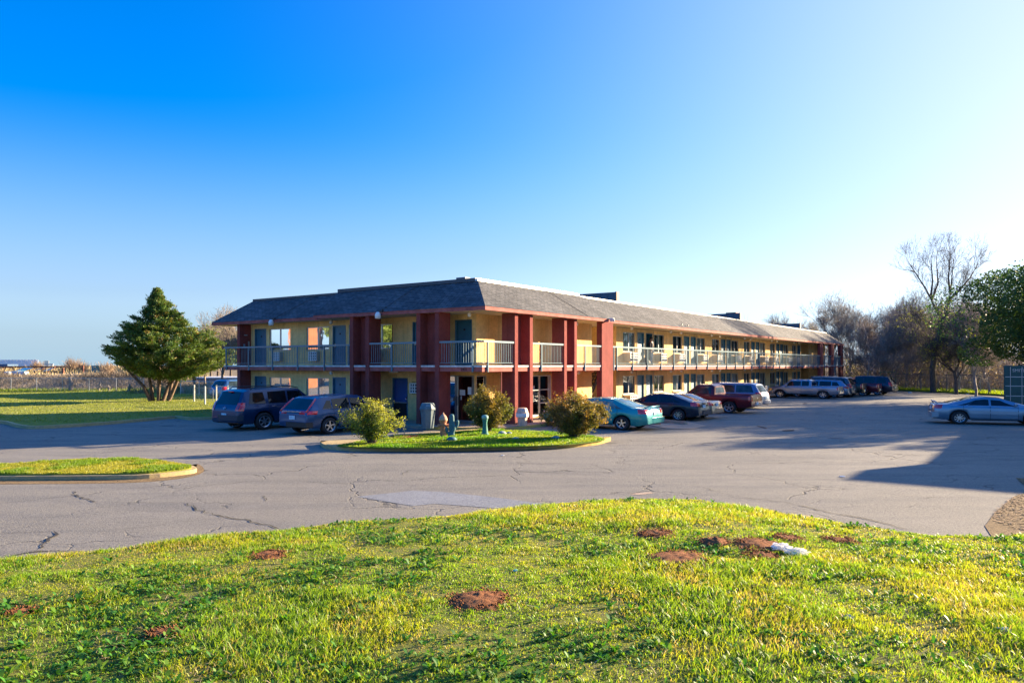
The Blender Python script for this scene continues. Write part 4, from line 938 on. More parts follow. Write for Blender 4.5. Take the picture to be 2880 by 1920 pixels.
# ---------------- vehicles ----------------
def lerp_poly(P, x):
    return float(np.interp(x, [p[0] for p in P], [p[1] for p in P]))
class Car:
    """local x forward, y left, origin on the ground at the middle. top/belt: (x from the rear, z)"""
    def __init__(c, L, W, wb, ro, r, sill, top, belt, glass_x, bed=None, tumble=.2, name='car', plan=None):
        c.L, c.W, c.wb, c.ro, c.r, c.sill = L, W, wb, ro, r, sill
        c.top, c.belt, c.bed, c.tumble, c.gx, c.name = top, belt, bed, tumble, glass_x, name
        c.plan = plan or [(0, .80), (.06, .90), (.25, .965), (.7, 1), (L-1.0, 1), (L-.45, .95), (L-.15, .84), (L, .70)]
    def P(c, s):
        zt = lerp_poly(c.top, s); zb = min(lerp_poly(c.belt, s), zt-.015); w = c.W/2*lerp_poly(c.plan, s)
        h = zt-zb; low = c.sill
        for xc in (c.ro, c.ro+c.wb):
            ra = c.r+.075; d = abs(s-xc)
            if d < ra: low = max(low, c.r+math.sqrt(ra*ra-d*d)-.02)
        e = min(s, c.L-s)
        if e < .35: low = max(low, c.sill+.10*(1-e/.35))
        return zt, zb, w, h, min(low, zb-.04)
    def ring(c, s):
        zt, zb, w, h, low = c.P(s); H = zb-low
        if c.bed and c.bed[0] < s < c.bed[1]:
            fl = zb-.38
            return [(w*.95, low), (w*.99, low+.15*H), (w, low+.55*H), (w*.985, zb-.10), (w*.965, zb-.02), (w*.94, zt), (w*.88, zt), (w*.87, fl), (w*.4, fl), (0, fl)]
        g = min(1, h/.45); wr = w*(.955-c.tumble*g); rb = w*.93; hh = min(.09, h*.35)
        return [(w*.93, low), (w*.985, low+.15*H), (w, low+.55*H), (w*.985, zb-.12*min(1, H/.4)), (w*.95, zb), (rb*.99, zb+min(.015, h*.3)), (wr, zt-hh), (wr*.93, zt-hh*.25), (wr*.55, zt+.004), (0, zt+.012)]
    def side(c, s, f):          # point on the side glass plane, f from belt to roof
        R_ = c.ring(s); a, b = R_[5], R_[6]; return (a[0]+(b[0]-a[0])*f, a[1]+(b[1]-a[1])*f)
    def body_pt(c, s, t):       # t 0..4 along the lower ring
        R_ = c.ring(s); i = min(int(t), 3); u = t-i; a, b = R_[i], R_[i+1]; return (a[0]+(b[0]-a[0])*u, a[1]+(b[1]-a[1])*u)
    def X(c, s): return s-c.L/2
    def build(c, root, paint, cg, rimstyle=6, glass_parts=True, lights=True, spoiler=False, tailk='block', trim=None, plate=True, door_seams=True, flare=None, rimmat=None, bumper=None, emblem=None, hubs=0):
        ss = set(np.arange(0, c.L+.001, .085).round(4)) | {round(p[0], 4) for p in c.top} | {round(p[0], 4) for p in c.belt} | {.03, .12}
        for xc in (c.ro, c.ro+c.wb):
            for k in range(-8, 9): ss.add(round(xc+(c.r+.075)*math.sin(k/8*math.pi/2), 4))
        if c.bed: ss |= {c.bed[0], c.bed[0]+.01, c.bed[1], c.bed[1]-.01}
        ss = sorted(s for s in ss if 0 <= s <= c.L)
        V = []; Fc = []; n = 10; m2 = 2*n-1
        for s in ss:
            R_ = c.ring(s)
            for y, z in R_: V.append((c.X(s), -y, z))
            for y, z in R_[-2::-1]: V.append((c.X(s), y, z))
        for i in range(len(ss)-1):
            for k in range(m2-1): a = i*m2+k; Fc.append((a, a+1, a+m2+1, a+m2))
        me = bpy.data.meshes.new('body'); 
        e = (len(ss)-1)*m2; Fc.append(tuple(range(m2))[::-1]); Fc.append(tuple(range(e, e+m2)))
        me.from_pydata(V, [], Fc); me.materials.append(paint)
        for p in me.polygons: p.use_smooth = True
        me.update(); bo = bpy.data.objects.new('body', me); COL.objects.link(bo); bo.parent = root
        em = bo.modifiers.new('edge', 'EDGE_SPLIT'); em.split_angle = R(38)
        m = MB(); m.box(-c.L/2+.25, c.L/2-.25, -c.W/2+.27, c.W/2-.27, c.sill+.02, c.sill+.32)
        m.box(-c.L/2+c.ro-.5, -c.L/2+c.ro+.5, -c.W/2+.29, c.W/2-.29, c.sill+.05, c.r*2+.0); m.box(-c.L/2+c.ro+c.wb-.5, -c.L/2+c.ro+c.wb+.5, -c.W/2+.29, c.W/2-.29, c.sill+.05, c.r*2+.0)
        m.build('underbody', M_black, root)
        # glass
        def sidepane(s0, s1, f0=.06, f1=.94, s0t=None, s1t=None, name='window', mat=None, off=.007):
            s0t = s0 if s0t is None else s0t; s1t = s1 if s1t is None else s1t
            for sg in (-1, 1):
                g_ = MB(); nn = 10
                for i in range(nn):
                    for j in range(4):
                        q = []
                        for ii, jj in ((i, j), (i+1, j), (i+1, j+1), (i, j+1)):
                            f = f0+(f1-f0)*jj/4; a = s0+(s0t-s0)*jj/4; b = s1+(s1t-s1)*jj/4; s = a+(b-a)*ii/nn; y, z = c.side(s, f); q.append((c.X(s), sg*(y+off), z))
                        g_.quad(*(q if sg < 0 else q[::-1]))
                g_.build(name, mat or cg, bo, smooth=True)
        for g_ in c.gx['side']: sidepane(*g_)
        def toppane(s0, s1, k=.80, name='windscreen', mat=None, off=.008):
            g_ = MB(); nn = 8
            for i in range(nn):
                for j in range(8):
                    q = []
                    for ii, jj in ((i, j), (i+1, j), (i+1, j+1), (i, j+1)):
                        s = s0+(s1-s0)*ii/nn; R_ = c.ring(s); ys = [R_[9][0], R_[8][0], R_[7][0], R_[6][0]]; zs = [R_[9][1], R_[8][1], R_[7][1], R_[6][1]]
                        y = (jj/4-1)*R_[6][0]*k; z = np.interp(abs(y), ys, zs); sl = (lerp_poly(c.top, s+.02)-lerp_poly(c.top, s-.02))/.04; nl = math.hypot(1, sl)
                        q.append((c.X(s)-sl/nl*off, y, z+off/nl))
                    g_.quad(*q)
            return g_.build(name, mat or cg, bo, smooth=True)
        for nm, a, b in c.gx['top']: toppane(a, b, name=nm)
        def patch(s0, s1, t0, t1, off, name, mat, par, sgs=(-1, 1), nx=8, ny=5):
            out = []
            for sg in sgs:
                g_ = MB()
                for i in range(nx):
                    for j in range(ny):
                        q = []
                        for ii, jj in ((i, j), (i+1, j), (i+1, j+1), (i, j+1)):
                            s = s0+(s1-s0)*ii/nx; y, z = c.body_pt(s, t0+(t1-t0)*jj/ny); q.append((c.X(s), sg*(y+off), z))
                        g_.quad(*(q if sg < 0 else q[::-1]))
                out.append(g_.build(name, mat, par, smooth=True))
            return out
        for (a, b) in c.gx.get('doors', []):
            for d, sg in zip(patch(a+.012, b-.012, .35, 3.9, .006, 'door', paint, bo), (-1, 1)):
                s = a+.14; y, z = c.body_pt(s+.08, 3.35); h = MB(); h.box(c.X(s), c.X(s)+.18, sg*(y+.005), sg*(y+.035), z-.015, z+.02); h.build('handle', trim or paint, d, bevel=.006)
            for sx in (a, b): patch(sx-.008, sx+.008, .3, 4, .003, 'seam', M_black, bo, nx=1)
        patch(c.ro+c.r+.12, c.ro+c.wb-c.r-.12, .0, .45, .010, 'rocker', M_black, bo)
        if flare: 
            for xc in (c.ro, c.ro+c.wb):
                for sg in (-1, 1):
                    f_ = MB(); pts = [(c.X(xc)+(c.r+.10)*math.cos(a), sg*(c.W/2*.985), c.r+(c.r+.10)*math.sin(a)) for a in np.linspace(.05, math.pi-.05, 12)]; f_.tube(pts, .035, 6); f_.build('wheel_arch', flare, bo, smooth=True)
        # mirrors
        ms = c.gx['mirror']
        for sg in (-1, 1):
            y, z = c.side(ms, .1); q = MB(); q.box(c.X(ms)-.06, c.X(ms)+.06, sg*(y+.03), sg*(y+.20), z+.0, z+.14); q.build('mirror', trim or paint, bo, bevel=.03)
        # wheels
        for xc in (c.ro, c.ro+c.wb):
            for sg in (-1, 1):
                we = bpy.data.objects.new('wheel', None); COL.objects.link(we); we.parent = root; we.location = (c.X(xc), sg*(c.W/2-.115), c.r); we.empty_display_size = .1
                if sg < 0: we.rotation_euler = (0, 0, math.pi)
                r = c.r; t = MB(); t.lathe([(r*.62, -.10), (r*.90, -.115), (r*.98, -.09), (r, -.05), (r, .05), (r*.98, .09), (r*.90, .115), (r*.66, .105), (r*.62, .02)], 28, axis='y'); t.build('tyre', M_rubber, we, smooth=True)
                q = MB(); rr = r*.66
                q.lathe([(rr, .10), (rr*.97, .112), (rr*.90, .10), (rr*.88, .03)], 28, axis='y', cap=False); q.lathe([(.0, .085), (.055, .085), (.06, .05)], 12, axis='y')
                ns = rimstyle
                for k in range(ns):
                    a = 2*math.pi*k/ns+.3; u = Vector((math.cos(a), 0, math.sin(a))); v = Vector((-math.sin(a), 0, math.cos(a))); w0 = .055 if ns < 8 else .03; w1 = w0*(.75 if ns < 8 else 1)
                    p = [u*.03-v*w0/2, u*rr*.93-v*w1/2*1.25, u*rr*.93+v*w1/2*1.25, u*.03+v*w0/2]; Y0, Y1 = Vector((0, .095, 0)), Vector((0, .06, 0))
                    q.quad(p[3]+Y0, p[2]+Y0, p[1]+Y0, p[0]+Y0); q.quad(p[0]+Y0, p[1]+Y0, p[1]+Y1, p[0]+Y1); q.quad(p[2]+Y0, p[3]+Y0, p[3]+Y1, p[2]+Y1)
                q.build('rim', rimmat or M_rim, we, smooth=False)
                b_ = MB(); b_.lathe([(.0, .01), (rr*.95, .01), (rr*.95, .0)], 20, axis='y'); b_.build('brake_disc', M_black, we)
        # lamps
        zt0 = lerp_poly(c.belt, .5)
        def rear_x(z, y=0):
            best = 0; 
            for s in np.arange(0, 1.6, .01):
                if lerp_poly(c.top, s) >= z: best = s; break
            return best
        tl = c.gx['tail']       # (z0, z1, inner y fraction, wrap length)
        for sg in (-1, 1):
            g_ = MB(); z0, z1, yf, wr = tl; N = 5
            for j in range(N):
                za = z0+(z1-z0)*j/N; zb_ = z0+(z1-z0)*(j+1)/N
                def at(u, z):
                    s = rear_x(z); zt, zb, w, h, low = c.P(max(s, .02)); ymax = c.body_pt(.06+s*.3, 3)[0]
                    if u <= 1: return (c.X(s)-.02+.03*u*u, sg*(yf+(1-yf)*u)*ymax*.98, z)
                    s2 = s+.03+(u-1)*wr
                    R_ = c.ring(s2); y = np.interp(z, [p[1] for p in R_[:7]], [p[0] for p in R_[:7]]); return (c.X(s2), sg*(y+.016), z)
                us = [0, .33, .66, 1, 1.35, 1.7, 2]
                for i in range(6):
                    q = [at(us[i], za), at(us[i+1], za), at(us[i+1], zb_), at(us[i], zb_)]; g_.quad(*(q if sg > 0 else q[::-1]))
            # close the lamp edges against the body
            g_.build('tail_light', M_tail, bo, smooth=True)
            if tailk == 'strip':
                s = rear_x(z1+.02); 
                t_ = MB(); t_.tube([(c.X(rear_x(z1-.05))-.01, sg*c.W/2*.80, z1-.05), (c.X(rear_x(z1+.25)), sg*c.W/2*.74, z1+.25), (c.X(rear_x(z1+.5))+.02, sg*c.W/2*.66, z1+.5)], .045, 6); t_.build('tail_light', M_tail, bo, smooth=True)
            hz0, hz1, hw = c.gx['head']
            g_ = MB(); s0 = c.L-.42; s1 = c.L-.05; N = 6
            for i in range(N):
                q = []
                for ii, z in ((i, hz0), (i+1, hz0), (i+1, hz1), (i, hz1)):
                    s = s0+(s1-s0)*ii/N; R_ = c.ring(s); y = np.interp(z, [p[1] for p in R_[:7]], [p[0] for p in R_[:7]]); q.append((c.X(s)+.012, sg*(y+.014), z))
                g_.quad(*(q if sg < 0 else q[::-1]))
            g_.build('headlight', M_tailw if hw == 0 else M_amber, bo, smooth=True)
        # plates, bumper, exhaust, high brake lamp, emblem
        pz = c.gx['plate']
        if plate: p = MB(); s = rear_x(pz); p.box(c.X(s)-.035, c.X(s)-.005, -.155, .155, pz-.08, pz+.08); p.build('licence_plate', M_plate, bo)
        bz0, bz1 = c.gx['bump']
        for nm, k in (('rear_bumper', -1), ('front_bumper', 1)):
            b_ = MB(); xe = c.L/2-.02
            prof = [(.0, 1.0), (.28, .995), (.5, .96), (.74, .84), (.86, .62)]
            pts = [(k*(xe+.05-(.20 if y > .8 else (.12 if y > .7 else (.05 if y > .45 else 0))) ), y*c.W/2, 0) for y in (-.97, -.9, -.75, -.5, -.2, .2, .5, .75, .9, .97)]
            pts[0] = (pts[0][0]-k*.25, pts[0][1], 0); pts[-1] = (pts[-1][0]-k*.25, pts[-1][1], 0)
            for i in range(len(pts)-1):
                a, b = pts[i], pts[i+1]; q = [(a[0], a[1], bz0), (b[0], b[1], bz0), (b[0], b[1], bz1), (a[0], a[1], bz1)]; b_.quad(*(q if k > 0 else q[::-1]))
                ia, ib = (a[0]-k*.14, a[1]*.96), (b[0]-k*.14, b[1]*.96); b_.quad((a[0], a[1], bz1), (b[0], b[1], bz1), (*ib, bz1+.02), (*ia, bz1+.02)); b_.quad((a[0], a[1], bz0), (*ia, bz0-.02), (*ib, bz0-.02), (b[0], b[1], bz0))
            b_.build(nm, bumper or paint, bo, smooth=False, bevel=.012)
        t_ = MB(); t_.tube([(-c.L/2-.0, -c.W*.28, .24), (-c.L/2+.3, -c.W*.28, .26)], .03, 8); t_.build('exhaust_pipe', M_chrome, root)
        if spoiler:
            s, z, ov = spoiler; q = MB(); wd = c.W*.36
            pts = [(-wd, 0), (-wd*.9, .09), (wd*.9, .09), (wd, 0)]; q.tube([(c.X(s)+.05, -wd, z), (c.X(s)-.03, -wd*.9, z+ov), (c.X(s)-.05, 0, z+ov+.01), (c.X(s)-.03, wd*.9, z+ov), (c.X(s)+.05, wd, z)], [.02, .03, .032, .03, .02], 8); q.build('spoiler', paint, bo, smooth=True)
        if emblem:
            s = rear_x(emblem[1]); q = MB(); x = c.X(s)-.035; z = emblem[1]
            if emblem[0] == 'ring': q.tube([(x, .065*math.cos(a), z+.055*math.sin(a)) for a in np.linspace(0, 2*math.pi, 16)], .009, 5); q.tube([(x, -.085, z), (x, .085, z)], .011, 5)
            elif emblem[0] == 'h': 
                q.tube([(x, -.04, z-.045), (x, -.05, z+.045)], .009, 5); q.tube([(x, .04, z-.045), (x, .05, z+.045)], .009, 5); q.tube([(x, -.04, z), (x, .04, z)], .009, 5)
            elif emblem[0] == 'bar': q.box(x-.005, x+.01, -.07, .07, z-.03, z+.03)
            q.build('emblem', M_chrome, bo)
        return bo

def veh(name, wheel, heading, car, label, cat, paint, cg, corner='rl', z=.004, **kw):
    """place so that the chosen rear wheel contact stands on the ground point `wheel`"""
    ux, uy = math.cos(heading), math.sin(heading); vx, vy = -uy, ux
    lx = -car.L/2+car.ro; ly = (1 if corner == 'rl' else -1)*(car.W/2-.10)
    cx = wheel[0]-ux*lx-vx*ly; cy = wheel[1]-uy*lx-vy*ly
    root = empty(name, (cx, cy, z), heading, label, cat, kw.pop('group', None)); car.build(root, paint, cg, **kw); root.scale = (1.02, 1, .87); return root

HU = BANG; HV = BANG+R(90)
suvL = Car(5.25, 2.0, 3.13, 1.18, .40, .30, [(0, .62), (.05, 1.02), (.10, 1.12), (.38, 1.78), (.6, 1.86), (2.2, 1.92), (3.0, 1.88), (3.75, 1.30), (3.95, 1.22), (4.9, 1.10), (5.15, .95), (5.25, .70)], [(0, .95), (.12, 1.16), (3.7, 1.16), (4.0, 1.17), (5.0, 1.02), (5.25, .68)],
    dict(side=[(.50, 1.28, .08, .92, .62, 1.20), (1.42, 2.28, .08, .92, 1.42, 2.28), (2.38, 3.50, .08, .92, 2.38, 3.0)], top=[('rear_window', .13, .37), ('windscreen', 3.06, 3.70)], doors=[(1.40, 2.33), (2.33, 3.45)], mirror=3.35, tail=(.92, 1.28, .80, .16), head=(.80, 1.0, 0), plate=.72, bump=(.48, .72)), tumble=.17)
crv = Car(4.60, 1.86, 2.66, 1.02, .36, .27, [(0, .60), (.04, .95), (.10, 1.06), (.55, 1.55), (.8, 1.62), (2.0, 1.69), (2.7, 1.64), (3.45, 1.12), (3.7, 1.05), (4.35, .92), (4.55, .78), (4.60, .6)], [(0, .9), (.12, 1.08), (.9, 1.08), (3.4, 1.00), (3.7, 1.02), (4.4, .88), (4.6, .58)],
    dict(side=[(.72, 1.15, .08, .80, .98, 1.15), (1.22, 2.05, .08, .9, 1.22, 2.05), (2.12, 3.15, .08, .9, 2.12, 2.70)], top=[('rear_window', .13, .52), ('windscreen', 2.76, 3.42)], doors=[(1.2, 2.08), (2.08, 3.1)], mirror=3.05, tail=(.90, 1.04, .45, .34), head=(.68, .84, 0), plate=.75, bump=(.36, .56)), tumble=.2)
def sedan(L=4.86, W=1.79, wb=2.80, ro=1.05, r=.32, H=1.47, deck=1.02, hood=.88, rb=.62, rt=1.55, ft=2.75, fb=3.62):
    bz = deck-.10
    return Car(L, W, wb, ro, r, .22, [(0, .50), (.04, .80), (.08, deck-.06), (.16, deck), (rb, deck+.01), (rt, H-.05), ((rt+ft)/2-.1, H), (ft, H-.05), (fb, hood+.10), (fb+.15, hood+.05), (L-.5, hood-.08), (L-.15, hood-.2), (L, .5)],
        [(0, .75), (.1, deck-.10), (rb, bz+.03), (fb, hood+.02), (L-.5, hood-.12), (L, .45)],
        dict(side=[(rb+.36, rb+.70, .08, .80, rt-.05, rt-.0), (rb+.76, (rt+ft)/2+.05, .08, .88, rt+.03, (rt+ft)/2+.05), ((rt+ft)/2+.13, fb-.28, .08, .88, (rt+ft)/2+.13, ft+.02)], top=[('rear_window', rb+.05, rt-.08), ('windscreen', ft+.06, fb-.04)], doors=[(rb+.62, (rt+ft)/2+.09), ((rt+ft)/2+.09, fb-.32)], mirror=fb-.42, tail=(deck-.24, deck-.04, .68, .26), head=(hood-.26, hood-.13, 0), plate=.78, bump=(.34, .58)), tumble=.24)
def pickup(L=5.6, W=1.98, wb=3.5, ro=1.15, r=.38, H=1.80, rail=1.13, cab0=2.15, hood=1.13, ext=.7):
    return Car(L, W, wb, ro, r, .36, [(0, .70), (.03, rail), (cab0, rail), (cab0+.05, H-.10), (cab0+.25, H), (cab0+ext+.8, H), (cab0+ext+.95, H-.04), (cab0+ext+1.5, hood+.10), (cab0+ext+1.65, hood+.03), (L-.35, hood-.05), (L-.1, hood-.14), (L, .75)],
        [(0, rail-.02), (cab0+ext+1.5, rail-.02), (L-.35, hood-.10), (L, .7)],
        dict(side=([(cab0+.22, cab0+ext+.05, .08, .90, cab0+.22, cab0+ext+.05)] if ext > .3 else [])+[(cab0+ext+.12, cab0+ext+1.30, .08, .90, cab0+ext+.12, cab0+ext+.95)], top=[('rear_window', cab0+.008, cab0+.040), ('windscreen', cab0+ext+1.0, cab0+ext+1.45)], doors=[(cab0+ext+.08, cab0+ext+1.22)], mirror=cab0+ext+1.15, tail=(.78, rail-.06, .84, .10), head=(hood-.32, hood-.14, 0), plate=.62, bump=(.48, .70)), bed=(.06, cab0-.02), tumble=.17, plan=[(0, .97), (.1, .99), (.6, 1), (L-1, 1), (L-.35, .97), (L-.1, .90), (L, .80)])

armada = veh('large_suv', gp(743, 1208), HU, suvL, 'big dark blue SUV with roof rack, parked leftmost before the left facade', 'car', carpaint('paint_midnight', (.004, .030, .085)), M_cg_dark, corner='rr', trim=M_chrome, emblem=('ring', 1.03), bumper=carpaint('paint_bumper', (.02, .045, .07)))
m = MB()
for y in (-.68, .68): m.tube([(-1.9, y, 1.86), (-1.8, y, 1.95), (0, y, 1.99), (.4, y, 1.90)], .022, 6)
m.build('roof_rack', M_black, armada); m = MB(); m.box(-2.34, -2.27, -.12, .12, 1.75, 1.79); m.build('brake_light', M_tail, armada)
hon = veh('compact_suv', gp(926, 1220.5), HU, crv, 'slate blue compact SUV with angular red tail lights beside the leafy green shrub', 'car', carpaint('paint_slate', (.006, .052, .14), .25), M_cg_dark, corner='rr', rimstyle=5, tailk='strip', trim=M_black, emblem=('h', 1.0), bumper=M_black)
m = MB(); x = lambda s: s-2.30
for s0, s1, f in ((.70, 3.2, .03),):
    for sg in (-1, 1):
        pts = []
        for k in range(14): s = s0+(s1-s0)*k/13; y, z = crv.side(s, f); pts.append((x(s), sg*(y+.012), z))
        m.tube(pts, .012, 5)
m.build('chrome_strip', M_chrome, hon); m = MB(); m.box(-2.335, -2.30, -.55, .55, .985, 1.03); m.build('chrome_bar', M_chrome, hon)
teal = veh('sedan', gp(1748.6, 1209.7), HV, sedan(), 'teal green four door sedan parked nearest on the right facade', 'car', carpaint('paint_teal', (.012, .26, .27), .35), M_cg_light, rimstyle=5, spoiler=(.13, 1.02, .06), emblem=('bar', .93))
blk = sedan(4.38, 1.73, 2.58, .95, .31, 1.45, 1.04, .92, .45, 1.35, 2.45, 3.3)
veh('sedan', gp(1907.4, 1183), HV, blk, 'glossy dark navy sedan with swept roof, between the teal and tan sedans', 'car', carpaint('paint_navy', (.010, .020, .040), .4), M_cg_dark, rimstyle=8, emblem=('bar', .96))
tan = sedan(4.55, 1.70, 2.65, 1.0, .30, 1.40, .98, .88, .75, 1.45, 2.5, 3.25)
p_ = gp(1944, 1177); veh('sedan', (p_[0], p_[1]), HV, tan, 'faded tan older sedan almost hidden behind the navy sedan', 'car', carpaint('paint_tan', (.30, .20, .12), .3), M_cg_mid, rimstyle=8, bumper=carpaint('paint_tanb', (.34, .24, .15)))
pk = pickup(5.4, 1.95, 3.3, 1.2, .37, 1.78, 1.15, 2.0, 1.13, .1)
veh('pickup_truck', gp(2049.7, 1162), HV, pk, 'maroon single cab pickup with chrome rear bumper, beside the blue minivan', 'pickup', carpaint('paint_maroon', (.11, .010, .018), .4), M_cg_mid, rimstyle=5, bumper=M_chrome, emblem=('bar', .95))
van = Car(5.1, 1.95, 3.05, 1.08, .34, .24, [(0, .60), (.05, .98), (.10, 1.08), (.42, 1.66), (.65, 1.74), (2.6, 1.78), (3.1, 1.72), (4.0, 1.12), (4.2, 1.05), (4.8, .92), (5.05, .75), (5.1, .55)], [(0, .9), (.12, 1.08), (3.9, 1.03), (4.2, 1.0), (4.85, .86), (5.1, .5)],
    dict(side=[(.46, 1.50, .08, .92, .62, 1.50), (1.58, 2.55, .08, .92, 1.58, 2.55), (2.63, 3.75, .08, .92, 2.63, 3.12)], top=[('rear_window', .13, .38), ('windscreen', 3.16, 3.92)], doors=[(1.54, 2.6), (2.6, 3.6)], mirror=3.6, tail=(.86, 1.14, .80, .2), head=(.66, .82, 0), plate=.78, bump=(.36, .58)), tumble=.16)
p_ = ab(23.3, -4.5); pv = gp(2088, 1149)
veh('minivan', pv, HV, van, 'silver blue minivan parked just behind the maroon single cab pickup', 'car', carpaint('paint_silverblue', (.12, .17, .27), .4), M_cg_mid, rimstyle=7)
sp_ = pickup(5.3, 1.80, 3.2, 1.13, .37, 1.70, 1.10, 1.95, 1.05, .7)
sp_.gx['head'] = (.70, .86, 1)
sv = veh('pickup_truck', gp(2314, 1121.5), HV, sp_, 'silver extended cab pickup with white toolbox in its bed', 'pickup', carpaint('paint_silver', (.26, .29, .34), .6), M_cg_dark, rimstyle=6, flare=carpaint('paint_flare', (.30, .29, .28), .5), bumper=M_chrome, emblem=('bar', .95))
m = MB(); m.box(-.62, -.25, -.78, .78, 1.08, 1.27); m.build('toolbox', M_white, sv, bevel=.02)
wag = Car(4.75, 1.85, 2.75, 1.05, .35, .27, crv.top[:0]+[(0, .60), (.04, .95), (.10, 1.05), (.50, 1.52), (.75, 1.60), (2.2, 1.66), (2.9, 1.60), (3.6, 1.10), (3.85, 1.03), (4.5, .90), (4.7, .75), (4.75, .55)], crv.belt[:0]+[(0, .9), (.12, 1.06), (3.5, 1.0), (3.85, 1.0), (4.5, .86), (4.75, .5)],
    dict(side=[(.62, 1.2, .08, .85, .85, 1.2), (1.27, 2.15, .08, .9, 1.27, 2.15), (2.22, 3.3, .08, .9, 2.22, 2.85)], top=[('rear_window', .13, .48), ('windscreen', 2.95, 3.55)], doors=[(1.25, 2.18), (2.18, 3.2)], mirror=3.15, tail=(.85, 1.05, .72, .22), head=(.66, .82, 0), plate=.75, bump=(.36, .56)), tumble=.2)
wv = veh('crossover', (gp(2352, 1119)[0], 60.9), HV, wag, 'pale blue grey crossover with roof rails, right behind the silver pickup', 'car', carpaint('paint_paleblue', (.19, .25, .33), .6), M_cg_dark, rimstyle=5)
m = MB()
for y in (-.62, .62): m.tube([(-1.6, y, 1.60), (-1.5, y, 1.68), (.3, y, 1.70), (.5, y, 1.63)], .022, 6)
m.build('roof_rack', M_black, wv)
k0 = Vector((wv.location.x, wv.location.y))
q = ab(0, 0); U2 = Vector((UX, UY)); V2 = Vector((-UY, UX))
def at_pix(px, bq):   # centre point on the line b = bq seen in pixel column px
    r = (px-1440)/F; a = (r*(OY+UX*bq)-(OX-UY*bq))/(UX-UY*r); return ab(a, bq)
def near(car, px, y_row):
    return gp(px, y_row)
veh('station_wagon', gp(2351, 1117.5), HV, suvL, 'dark grey SUV whose roof shows between the pale crossover and the black pickup', 'car', carpaint('paint_grey', (.08, .09, .11), .5), M_cg_dark)
bp = pickup(5.8, 2.0, 3.6, 1.2, .40, 1.93, 1.28, 2.0, 1.25, 1.1)
veh('pickup_truck', gp(2380, 1115.6), HV, bp, 'black green crew cab pickup with chrome bumper, left of the maroon tailgate', 'pickup', carpaint('paint_blackgreen', (.010, .022, .020), .35), M_cg_dark, rimstyle=6, bumper=M_chrome, emblem=('bar', 1.05))
veh('pickup_truck', gp(2425, 1113), HV, pickup(5.6, 1.98, 3.5, 1.2, .38, 1.80, 1.18, 2.0, 1.15, .7), 'maroon extended cab pickup between the black pickup and the last SUV', 'pickup', carpaint('paint_maroon2', (.13, .012, .022), .4), M_cg_dark, rimstyle=6, bumper=M_chrome, emblem=('bar', 1.0))
veh('large_suv', gp(2467, 1110.6), HV-R(6), suvL, 'dark blue long SUV parked last in the row near the green gate', 'car', carpaint('paint_darkblue', (.018, .025, .045), .4), M_cg_dark, rimstyle=5)
a_, b_ = Vector(gp(2700, 1192.6)), Vector(gp(2880, 1197)); hd = math.atan2((b_-a_).y, (b_-a_).x)
ga_ = sedan(4.73, 1.79, 2.72, 1.02, .325, 1.40, 1.02, .90, .55, 1.60, 2.55, 3.5)
veh('sedan', gp(2700, 1192.6), hd, ga_, 'steel blue sedan with rear spoiler standing alone in the shade at right', 'car', carpaint('paint_steelblue', (.16, .25, .33), .6), M_cg_dark, corner='rr', rimstyle=9, spoiler=(.16, 1.03, .10))
veh('van', (-20.9, 57.5), HU, van, 'blue vehicle mostly hidden behind the end wall beyond the left SUV', 'car', carpaint('paint_blue2', (.04, .12, .26), .5), M_cg_mid, corner='rr')
# ---------------- trees ----------------
def tubes_np(segs, nmin=3):
    """segs: list of (p0, p1, r0, r1); returns V, F"""
    A = np.array([s[0] for s in segs]); B = np.array([s[1] for s in segs]); r0 = np.array([s[2] for s in segs]); r1 = np.array([s[3] for s in segs])
    out = []
    T = B-A; L = np.linalg.norm(T, axis=1, keepdims=True)+1e-9; T = T/L
    ref = np.where(np.abs(T[:, 2:3]) < .9, np.array([[0, 0, 1.]]), np.array([[1., 0, 0]])); u = np.cross(T, ref); u /= np.linalg.norm(u, axis=1, keepdims=True)+1e-9; v = np.cross(T, u)
    k = 5 if nmin == 5 else 3
    V = np.zeros((len(A), 2, k, 3))
    for i in range(k):
        a = 2*math.pi*i/k; d = u*math.cos(a)+v*math.sin(a); V[:, 0, i] = A+d*r0[:, None]; V[:, 1, i] = B+d*r1[:, None]
    base = np.arange(len(A))*2*k; Fc = []
    for i in range(k): j = (i+1) % k; Fc.append(np.stack([base+i, base+j, base+k+j, base+k+i], 1))
    return V.reshape(-1, 3), np.concatenate(Fc)
def rot_about(v, ax, an):
    return Matrix.Rotation(an, 3, ax) @ v
